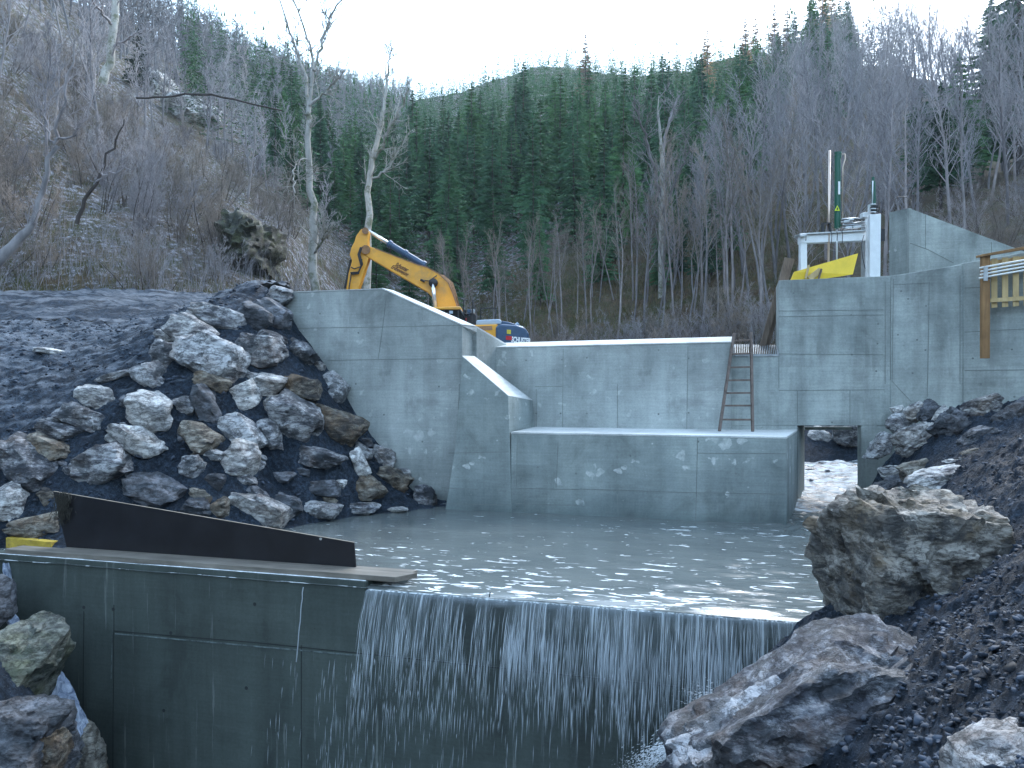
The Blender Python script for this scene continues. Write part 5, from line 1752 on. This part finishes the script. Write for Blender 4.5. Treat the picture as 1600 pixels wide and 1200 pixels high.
# ---- single traced trees
def traced(name, limbs, D, label, mt_, mc_, seed, rpx, nb=10, L=2.0, twr=0.012, spread=.5, cat='bare tree', n2=5):
    """limbs: lists of (px,py,width px); first is trunk"""
    rng = np.random.RandomState(seed)
    x0, y0, w0 = limbs[0][0]
    e = empty(name, W(x0, y0, D), label, cat)
    org = np.array(e.location)
    tl, cl = [], []
    for li, lb_ in enumerate(limbs):
        n = 14
        xs = [p[0] for p in lb_]; ys = [p[1] for p in lb_]; ws = [p[2] for p in lb_]
        t = np.linspace(0, 1, len(lb_)); tt = np.linspace(0, 1, n)
        X = np.interp(tt, t, xs); Y = np.interp(tt, t, ys); Wd = np.interp(tt, t, ws)
        dd = D + (0 if li == 0 else rng.normal() * .04 * D * tt)
        P = np.array([np.array(W(a, b, D + (0 if li == 0 else (dd[i] - D)))) for i, (a, b) in enumerate(zip(X, Y))]) - org
        P[1:] += rng.normal(size=(n - 1, 3)) * 0.05
        r = np.maximum(Wd / F * D / 2, twr)
        (tl if li == 0 else cl).append((P, r, 8 if li == 0 else 6))
        st = (P, r, 6)
        b1 = branchy(rng, st, 1, nb if li else nb // 2, L, spread, max(twr * 2, r.mean() * .3), .14, .06, 0.35 if li == 0 else .15, 4, 6)
        cl += b1
        for b in b1:
            Lb = np.linalg.norm(b[0][-1] - b[0][0])
            b2 = branchy(rng, b, 1, n2, Lb * .5, .5, twr * 1.3, .2, .05, .15, 3, 5); cl += b2
            for c in b2:
                cl += branchy(rng, c, 1, 3, Lb * .25, .5, twr, .2, .04, .15, 3, 4)
    for nm, vf, m_ in (('trunk', tubes(tl), mt_), ('crown', tubes(cl), mc_)):
        me = np_mesh(nm, *vf)
        link_mesh(nm, me, m_, e, smooth=True)
    return e
traced('bare_tree', [[(489, 500, 15), (492, 450, 14), (490, 380, 13), (490, 330, 11), (484, 280, 10), (480, 220, 9), (482, 180, 8)],
                     [(482, 180, 7), (478, 120, 5), (462, 80, 4), (450, 40, 3), (430, -20, 2)],
                     [(482, 180, 7), (490, 110, 5), (487, 80, 4), (470, 30, 3), (452, -15, 2)],
                     [(490, 110, 5), (505, 60, 4), (520, 20, 3), (540, -20, 2)],
                     [(484, 165, 5), (505, 145, 4), (522, 130, 3), (530, 118, 2)],
                     [(482, 250, 3), (465, 250, 2), (457, 270, 2), (462, 300, 1.5)],
                     [(488, 400, 4), (505, 375, 3), (512, 350, 2)]], 36.0,
       'tall old pale barked bare tree rising left of the excavator arm', M['bark_l'], M['bark_l'], 61, 14, nb=14, L=2.0, twr=.014)
traced('bare_tree', [[(573, 480, 12), (576, 350, 11), (576, 290, 9), (583, 250, 8), (596, 190, 7)],
                     [(596, 190, 6), (602, 140, 4), (608, 100, 3), (610, 70, 2)],
                     [(583, 250, 6), (600, 220, 4), (615, 190, 3), (640, 140, 2)],
                     [(580, 280, 4), (610, 260, 3), (640, 205, 2)]], 48.0,
       'slender pale bare tree directly behind the excavator stick', M['bark_l'], M['bark_l'], 62, 10, nb=14, L=2.4, twr=.017)
traced('bare_tree', [[(1035, 520, 10), (1032, 380, 9), (1034, 250, 7), (1027, 150, 1.5)],
                     [(1034, 250, 6), (1045, 190, 4), (1060, 150, 2)], [(1032, 300, 6), (1010, 220, 4), (995, 170, 2)], [(1033, 340, 4), (1060, 270, 3), (1080, 230, 2)]], 56.0,
       'tallest pale grey bare tree standing in front of the spruces behind the spillway', M['bark_l'], M['bark'], 63, 10, nb=16, L=3.0, twr=.016)
traced('bare_tree', [[(-15, 420, 20), (18, 385, 16), (48, 358, 12), (62, 320, 9), (72, 280, 8), (84, 225, 7)],
                     [(84, 225, 6), (95, 190, 5), (103, 155, 4), (106, 120, 3), (118, 60, 2)],
                     [(84, 222, 4), (70, 190, 3), (58, 155, 2)],
                     [(86, 218, 4), (115, 212, 3), (135, 180, 2), (147, 135, 2)]], 27.5,
       'crooked dark tree leaning out from the left edge above the track', M['bark'], M['twig'], 64, 10, nb=12, L=1.3, twr=.008)
traced('bare_tree', [[(120, 350, 7), (135, 310, 6), (160, 265, 4), (180, 220, 3), (197, 185, 2)],
                     [(150, 285, 3), (175, 270, 2), (215, 262, 1.5)]], 31.0,
       'thin dark leaning sapling right of the crooked tree', M['bark_d'], M['twig'], 65, 10, nb=8, L=.9, twr=.007)
traced('bare_tree', [[(160, 130, 14), (170, 100, 13), (178, 50, 12), (182, -20, 10)], [(175, 75, 5), (200, 60, 3), (215, 50, 2)], [(178, 40, 5), (150, 10, 3), (130, -20, 2)]], 60.0,
       'thick pale trunk high on the upper left slope', M['bark_l'], M['twig'], 66, 10, nb=12, L=3.0, twr=.02)
traced('bare_tree', [[(213, 153, 3), (260, 150, 3), (320, 146, 3.4), (380, 158, 3), (440, 172, 2)]], 50.0,
       'long thin bare trunk leaning nearly level across the left hillside', M['bark_d'], M['twig'], 67, 10, nb=8, L=2.0, twr=.014)
x, y = px2xy(215, hit(terrain, 215, 142, 28, 200) or 62)
ey = spruce(871, H=7, R=1.5, dens=.5, base=0.1, droop=.1)
place(make_proto('yew_tree', ey[0], ey[1], M['bark_d'], M['ivy']), x, y, 1.0, 0, 'small dark evergreen beside the thick pale trunk on the left slope', 'evergreen', None, sxy=1.1)

# ---- undergrowth: dry grass, stems and litter nobody could count
def blades(name, n, seed, samp, Lr, wr, mat, label, lean=.6, fz=terrain):
    rng = np.random.RandomState(seed)
    P = samp(rng, n); n = len(P)
    z = fz(P[:, 0], P[:, 1])
    L = rng.uniform(*Lr, n) * (0.6 + 0.8 * rng.rand(n)); w = rng.uniform(*wr, n)
    a = rng.rand(n) * 6.283; le = rng.rand(n) * lean
    b = np.stack([P[:, 0], P[:, 1], z - .03], 1)
    d = np.stack([np.cos(a) * le, np.sin(a) * le, np.ones(n)], 1); d /= np.linalg.norm(d, axis=1)[:, None]
    s = np.stack([-np.sin(a + 1), np.cos(a + 1), np.zeros(n)], 1) * w[:, None]
    m = b + d * (L * .55)[:, None]
    d2 = d + np.stack([np.cos(a) * .4, np.sin(a) * .4, -.15 * np.ones(n)], 1); d2 /= np.linalg.norm(d2, axis=1)[:, None]
    t = m + d2 * (L * .45)[:, None]
    V = np.stack([b - s, b + s, m + s * .8, m - s * .8, t], 1).reshape(-1, 3)
    i = np.arange(n)[:, None] * 5
    q = i + np.array([[0, 1, 2, 3]]); tr = i + np.array([[3, 2, 4]])
    o = link_mesh(name, np_mesh(name, V, [q, tr]), mat)
    return tag(o, label, kind='stuff')
def g_left(rng, n):
    px = rng.uniform(-80, 560, n); D = np.interp(px, [-80, 330, 560], [27.6, 28, 38]) + 45 * rng.rand(n) ** 1.6
    x = (px - 800) / F * D
    P = np.stack([x * cA - D * sA, x * sA + D * cA], 1)
    c = fbm(np.stack([P[:, 0] * .35, P[:, 1] * .35, P[:, 0] * 0], 1), 3, 77)
    return P[c > -0.15 - .5 * rng.rand(len(P))]
def g_mid(rng, n):
    px = rng.uniform(560, 1300, n); D = 36 + 36 * rng.rand(n)
    x = (px - 800) / F * D
    return np.stack([x * cA - D * sA, x * sA + D * cA], 1)
m = Mat('dry_grass', 0.9, 0.1)
c0_ = m.noise(0.45, 4, 0.7, m.co(world=True))
m.set(m.ramp(c0_, [(0.3, (0.10, 0.065, 0.045)), (0.45, (0.16, 0.125, 0.075)), (0.55, (0.07, 0.085, 0.035)), (0.7, (0.13, 0.115, 0.07))]))
M['dry'] = m.m
blades('dry_undergrowth', 34000, 31, g_left, (.15, .5), (.006, .016), M['dry'], 'dry brown grass and low scrub on the left slope')
blades('dry_undergrowth', 50000, 32, g_mid, (.2, .6), (.012, .028), M['dry'], 'brown dead brush and leaf litter along the forest foot')
blades('bare_stems', 4500, 33, g_left, (1.0, 2.6), (.006, .010), M['twig'], 'tangle of thin leafless stems on the left slope', .5)
# ------------------------------------------------------------------ falling water
def fall_dens(px):
    return np.interp(px, [405, 415, 425, 440, 468, 472, 476, 500, 520, 545, 562, 575, 600, 650, 700, 728, 742, 752, 768, 784, 792, 800, 850, 950, 1050, 1150, 1255],
                         [0, .35, .1, .4, .05, .5, .05, .1, .55, .3, .5, .9, 1., .9, .85, .75, .15, .75, .6, .1, .1, .95, 1.0, 1.0, 1., .95, .9])
m = Mat('falling_water', 0.15, 0.6)
tc = m.n('ShaderNodeTexCoord')
uvn = m.n('ShaderNodeAttribute'); uvn.attribute_name = 'fall'
at = uvn.outputs['Vector']
sx = m.sep(at, 0); sz = m.sep(at, 1); dn = m.sep(at, 2)
mp = m.n('ShaderNodeMapping'); mp.inputs['Scale'].default_value = (26, 0.5, 0); m.nt.links.new(at, mp.inputs[0])
s1 = m.noise(1.0, 3, 0.55, mp.outputs[0], 0.15)
mp2 = m.n('ShaderNodeMapping'); mp2.inputs['Scale'].default_value = (5.5, 0.4, 0); m.nt.links.new(at, mp2.inputs[0])
s2 = m.noise(1.0, 3, 0.5, mp2.outputs[0], 0.2)
mp3 = m.n('ShaderNodeMapping'); mp3.inputs['Scale'].default_value = (75, 0.7, 0); m.nt.links.new(at, mp3.inputs[0])
s3 = m.noise(1.0, 2, 0.5, mp3.outputs[0], 0.1)
st = m.math('ADD', m.math('MULTIPLY', s1, .42), m.math('ADD', m.math('MULTIPLY', s2, .32), m.math('MULTIPLY', s3, .26)))
# threshold rises down the fall: the sheet breaks into strings
fall = m.math('MULTIPLY_ADD', sz, 0.062, 0.435)
fall = m.math('ADD', fall, m.math('MULTIPLY_ADD', dn, -0.16, 0.16))
al = m.math('MULTIPLY', m.math('SUBTRACT', st, fall), 7.0, clamp=True)
al = m.math('MULTIPLY', al, m.ramp(m.math('DIVIDE', sz, 4.0), [(0.0, 0.74), (0.12, 0.68), (0.32, 0.45), (0.5, 0.26), (1.0, 0.15)]))
top = m.math('MULTIPLY_ADD', sz, -9.0, 1.0, clamp=True)
veil = m.math('MULTIPLY', m.math('MULTIPLY_ADD', sz, -0.42, 0.40, clamp=True), m.math('MULTIPLY', dn, m.ramp(s2, [(0.35, 0.35), (0.6, 1.0)])))
al = m.math('MAXIMUM', al, veil)
al = m.math('MAXIMUM', al, m.math('MULTIPLY', top, 0.6))
al = m.math('MULTIPLY', al, m.math('GREATER_THAN', dn, 0.02))
col = m.mix(m.ramp(st, [(0.45, 0.0), (0.68, 1.0)]), (0.13, 0.165, 0.185), (0.56, 0.63, 0.67))
m.set(col, m.bump(st, 0.6, 0.03), 0.2, alpha=al)
M['fall'] = m.m

def fall_pt(X, s, v0=0.55):
    """X along the lip, s metres fallen -> y,z"""
    t = np.sqrt(2 * np.maximum(s, 0) / 9.81)
    return YW - 0.02 - v0 * t, ZW - 0.045 - s
def fall_sheet(name, x0, x1, step, y_off, v0, label):
    X = np.arange(x0, x1, step); S_ = np.concatenate([[-.03, 0, .01, .025, .05, .08, .12], np.arange(.18, 4.6, .09)])
    XX, SS = np.meshgrid(X, S_, indexing='ij')
    Yy, Zz = fall_pt(XX, SS, v0)
    Yy = Yy - y_off * np.clip(SS, 0, .2) * 5 + 0.05 * fbm2(XX * 3.3, SS * .5, 3, 91) * np.clip(SS, 0, 1.5)
    # lip: first rows lie on the crest
    Yy[SS < 0] = YW + .06
    Zz[SS < 0] = ZW - .036
    # pixel column of each strand at the lip for the density
    xc = X * cA + YW * sA; dc = -X * sA + YW * cA
    px = xc / dc * F + 800
    n, k = XX.shape
    V = np.stack([XX.ravel(), Yy.ravel(), Zz.ravel()], 1)
    i, j = np.meshgrid(np.arange(n - 1), np.arange(k - 1), indexing='ij')
    a = (i * k + j).ravel()
    me = np_mesh(name, V, np.stack([a, a + k, a + k + 1, a + 1], 1))
    at = me.attributes.new('fall', 'FLOAT_VECTOR', 'POINT')
    dn = np.repeat(fall_dens(px)[:, None], k, 1)
    at.data.foreach_set('vector', np.stack([XX.ravel(), np.maximum(SS, 0).ravel(), dn.ravel()], 1).astype(np.float32).ravel())
    o = link_mesh(name, me, M['fall'], smooth=True)
    return tag(o, label, kind='structure')
def xlip(px): return onY(px, 900, YW).x
fall_sheet('waterfall', LIPX + .02, 3.8, .03, .0, .60, 'thin white streaked curtain of water falling over the weir lip')

# strings and drops breaking off
def drops(name, n, seed, mat, label):
    rng = np.random.RandomState(seed)
    px = rng.uniform(405, 1262, n)
    dn = fall_dens(px)
    clump = 0.5 + 0.5 * vnoise(np.stack([px / 17.0, px * 0, px * 0], 1), 8)
    keep = rng.rand(n) < dn * (0.25 + 0.75 * clump)
    px = px[keep]; dn = dn[keep]; n = len(px)
    X = np.array([xlip(p) for p in px])
    s = np.where(rng.rand(n) < .62, 1.5 * rng.rand(n), 4.4 * rng.rand(n) ** 1.2)
    far_ = (px > 800) & (s > 1.1 + .5 * vnoise(np.stack([px / 30.0, px * 0, px * 0], 1), 18)) & (rng.rand(n) < .72)
    s = np.where(far_, s * .3, s)
    leak = px < 572
    s = np.where(leak, .95 + 3.2 * rng.rand(n), s)
    # long strings near the top, short drops lower
    L = rng.uniform(.06, .42, n) * (1 + 1.2 * np.clip(1.0 - s, 0, 1))
    w = rng.uniform(.0014, .0040, n) * np.where(rng.rand(n) < .08, 1.8, 1)
    sp = rng.normal(size=n) * .04 * s
    v0 = .6 + rng.normal(size=n) * .14
    v0 = np.where(leak, .12 + .05 * rng.rand(n), v0)
    def P(ss, side):
        t = np.sqrt(2 * np.maximum(ss, 0.0) / 9.81)
        t = np.where(leak, np.sqrt(2 * np.maximum(ss - .9, 0) / 9.81), t)
        y = YW - .03 - v0 * t
        x = X + sp * (ss / 3) + side - .10 * t
        return np.stack([x, y, ZW - .05 - ss], 1)
    a = P(s, 0); b = P(s + L * .4, -w); c = P(s + L, 0 * w); d = P(s + L * .4, w)
    e = P(s + L * .4, 0 * w); e[:, 1] -= w
    V = np.stack([a, b, c, d, e], 1).reshape(-1, 3)
    i = np.arange(n)[:, None] * 5
    Fc = np.vstack([i + np.array([[0, 1, 4]]), i + np.array([[1, 2, 4]]), i + np.array([[2, 3, 4]]), i + np.array([[3, 0, 4]])])
    o = link_mesh(name, np_mesh(name, V, Fc), mat)
    return tag(o, label, kind='stuff')
mdp = Mat('water_drops', 0.2, 0.6)
msp = Mat('spray_drops', 0.4, 0.5)
msp.b.inputs['Base Color'].default_value = (0.85, 0.9, 0.93, 1)
msp.b.inputs['Alpha'].default_value = 0.4
mdp.b.inputs['Base Color'].default_value = (0.60, 0.67, 0.72, 1)
mdp.b.inputs['Alpha'].default_value = 0.5
drops('falling_drops', 8000, 5, mdp.m, 'white strings and drops of falling water below the weir lip')
# thin leak line
mb = MB()
zz = [onY(474 - i * .8, 917 + i * 9, YW) for i in range(14)]
mb.tube([p + Vector((random.Random(i).uniform(-.006, .006), -.008, 0)) for i, p in enumerate(zz)], .008, 5)
tag(mb.build('water_trickle', mdp.m, None, zz[0], smooth=True), 'thin trickle running down the weir face below the plank', kind='stuff')

# spray where the fall hits the rocks
def spray(name, n, seed, c, spread, dirv, rmin, rmax, label):
    rng = np.random.RandomState(seed)
    V0, F0 = ICO[1]; Vs, Fs = [], []
    for i in range(n):
        t = rng.rand() ** 1.4
        p = np.array(c) + np.array(dirv) * t + rng.normal(size=3) * np.array(spread) * (.15 + t)
        r = rng.uniform(rmin, rmax) * (1.2 - t)
        st_ = np.array(dirv) * (t * .05)
        v = V0 * r + (V0 @ (np.array(dirv) / np.linalg.norm(dirv)))[:, None] * (np.array(dirv) / np.linalg.norm(dirv))[None, :] * r * 3
        Vs.append(v + p); Fs.append(F0 + i * len(V0))
    o = link_mesh(name, np_mesh(name, np.vstack(Vs), np.vstack(Fs)), msp.m)
    return tag(o, label, kind='stuff')
c = W(1120, 1130, 8.9)
spray('spray', 5200, 9, c, (.12, .12, .07), tuple(-RV * .95 + UP * -.55), .003, .010, 'white spray bursting where the fall hits the lower boulders')
spray('spray', 2200, 10, W(1150, 1110, 8.9), (.14, .14, .14), tuple(-RV * .5 + UP * .05), .003, .007, 'fine white spray above the lower boulders')

# foam line on the lip edge
mf = m_flat('foam', (0.62, 0.66, 0.67), 0.5, var=.5, scale=9)
V, Fc = [], []
rng = np.random.RandomState(3)
X = np.arange(LIPX + .03, 3.75, .02)
yy = YW - .015 + .006 * rng.normal(size=len(X)); wv = .012 + .012 * (fbm(np.stack([X * 4, X * 0, X * 0], 1), 3, 4) * .5 + .5)
V = np.concatenate([np.stack([X, yy - .02, np.full(len(X), ZW - .052)], 1), np.stack([X, yy + wv * .6, np.full(len(X), ZW - .030)], 1), np.stack([X, yy + wv * 1.6 + .02, np.full(len(X), ZW - .034)], 1)])
k = len(X); i = np.arange(k - 1)
Fc = np.vstack([np.stack([i, i + 1, i + 1 + k, i + k], 1), np.stack([i + k, i + k + 1, i + 1 + 2 * k, i + 2 * k], 1)])
tag(link_mesh('lip_foam', np_mesh('lip_foam', V, Fc), mf, smooth=True), 'bright foam line along the weir lip', kind='stuff')
# thin water film on the dry crest end, its wet gleam painted foam-white
X = np.arange(-11.7, LIPX, .03)
w_ = .035 + .02 * fbm(np.stack([X * 2.5, X * 0, X * 0], 1), 3, 14)
V = np.concatenate([np.stack([X, np.full(len(X), YW + .004), np.full(len(X), zt + .004)], 1), np.stack([X, YW + w_, np.full(len(X), zt + .006)], 1)])
k = len(X); i = np.arange(k - 1)
tag(link_mesh('crest_film_gleam', np_mesh('crest_film_gleam', V, np.stack([i, i + 1, i + 1 + k, i + k], 1)), mf), 'thin water film with a painted pale gleam along the dry end of the weir crest', kind='stuff')

# small cascade at the left end
pts = [(12, 880, 12.78, .05), (15, 955, 12.55, .06), (30, 985, 12.2, .14), (55, 1020, 12.0, .2), (75, 1060, 11.8, .28), (100, 1110, 11.6, .30), (115, 1150, 11.4, .26), (98, 1190, 11.2, .22), (105, 1260, 11.0, .25)]
n = 60; t = np.linspace(0, 1, len(pts)); tt = np.linspace(0, 1, n)
ar = np.array(pts, float); I_ = [np.interp(tt, t, ar[:, j]) for j in range(4)]
m_ = 12; V = []
for a_ in range(n):
    c = W(I_[0][a_], I_[1][a_], I_[2][a_])
    for b_ in range(m_):
        u = (b_ / (m_ - 1) - .5) * 2
        p = c + RV * (u * I_[3][a_]) - DV * (.10 * (1 - u * u))
        V.append(p[:])
V = np.array(V); q = V * 7
V = V + (fbm(q, 4, 55) * .05)[:, None] * np.array([[sA, -cA, .8]]) + rng.normal(size=V.shape) * .006
i, j = np.meshgrid(np.arange(n - 1), np.arange(m_ - 1), indexing='ij'); a = (i * m_ + j).ravel()
mc = Mat('cascade_water', .3, .5)
nn = mc.noise(7, 6, .7, mc.co((1.6, 1.6, .5), world=True), .8)
mc.set(mc.ramp(nn, [(.35, (.10, .13, .20)), (.5, (.32, .38, .50)), (.68, (.75, .82, .92))]), mc.bump(nn, 1, .08))
tag(link_mesh('side_cascade', np_mesh('side_cascade', V, np.stack([a, a + m_, a + m_ + 1, a + 1], 1)), mc.m, smooth=True), 'small frothy bluish cascade between mossy rocks and the weir end', kind='structure')
# lower pool far below
tag(MB().add([(-12, 2, -7.9), (4, 2, -7.9), (4, 10.04, -7.9), (-12, 10.04, -7.9)], [(0, 1, 2, 3)]).build('lower_pool', M['rapid']), 'churning pool below the weir', kind='structure')
# ------------------------------------------------------------------ haze
mh = bpy.data.materials.new('haze_air')
mh.use_nodes = True
nt = mh.node_tree
for n in list(nt.nodes): nt.nodes.remove(n)
out = nt.nodes.new('ShaderNodeOutputMaterial'); pv = nt.nodes.new('ShaderNodeVolumePrincipled')
pv.inputs['Color'].default_value = (0.72, 0.86, 1.0, 1)
pv.inputs['Density'].default_value = HAZE
pv.inputs['Anisotropy'].default_value = 0.2
nt.links.new(pv.outputs[0], out.inputs['Volume'])
hz = MB().box((0, 0, 95), (1900, 1900, 212)).build('haze', mh)
hz['kind'] = 'stuff'; hz['label'] = 'pale bluish haze filling the valley air'
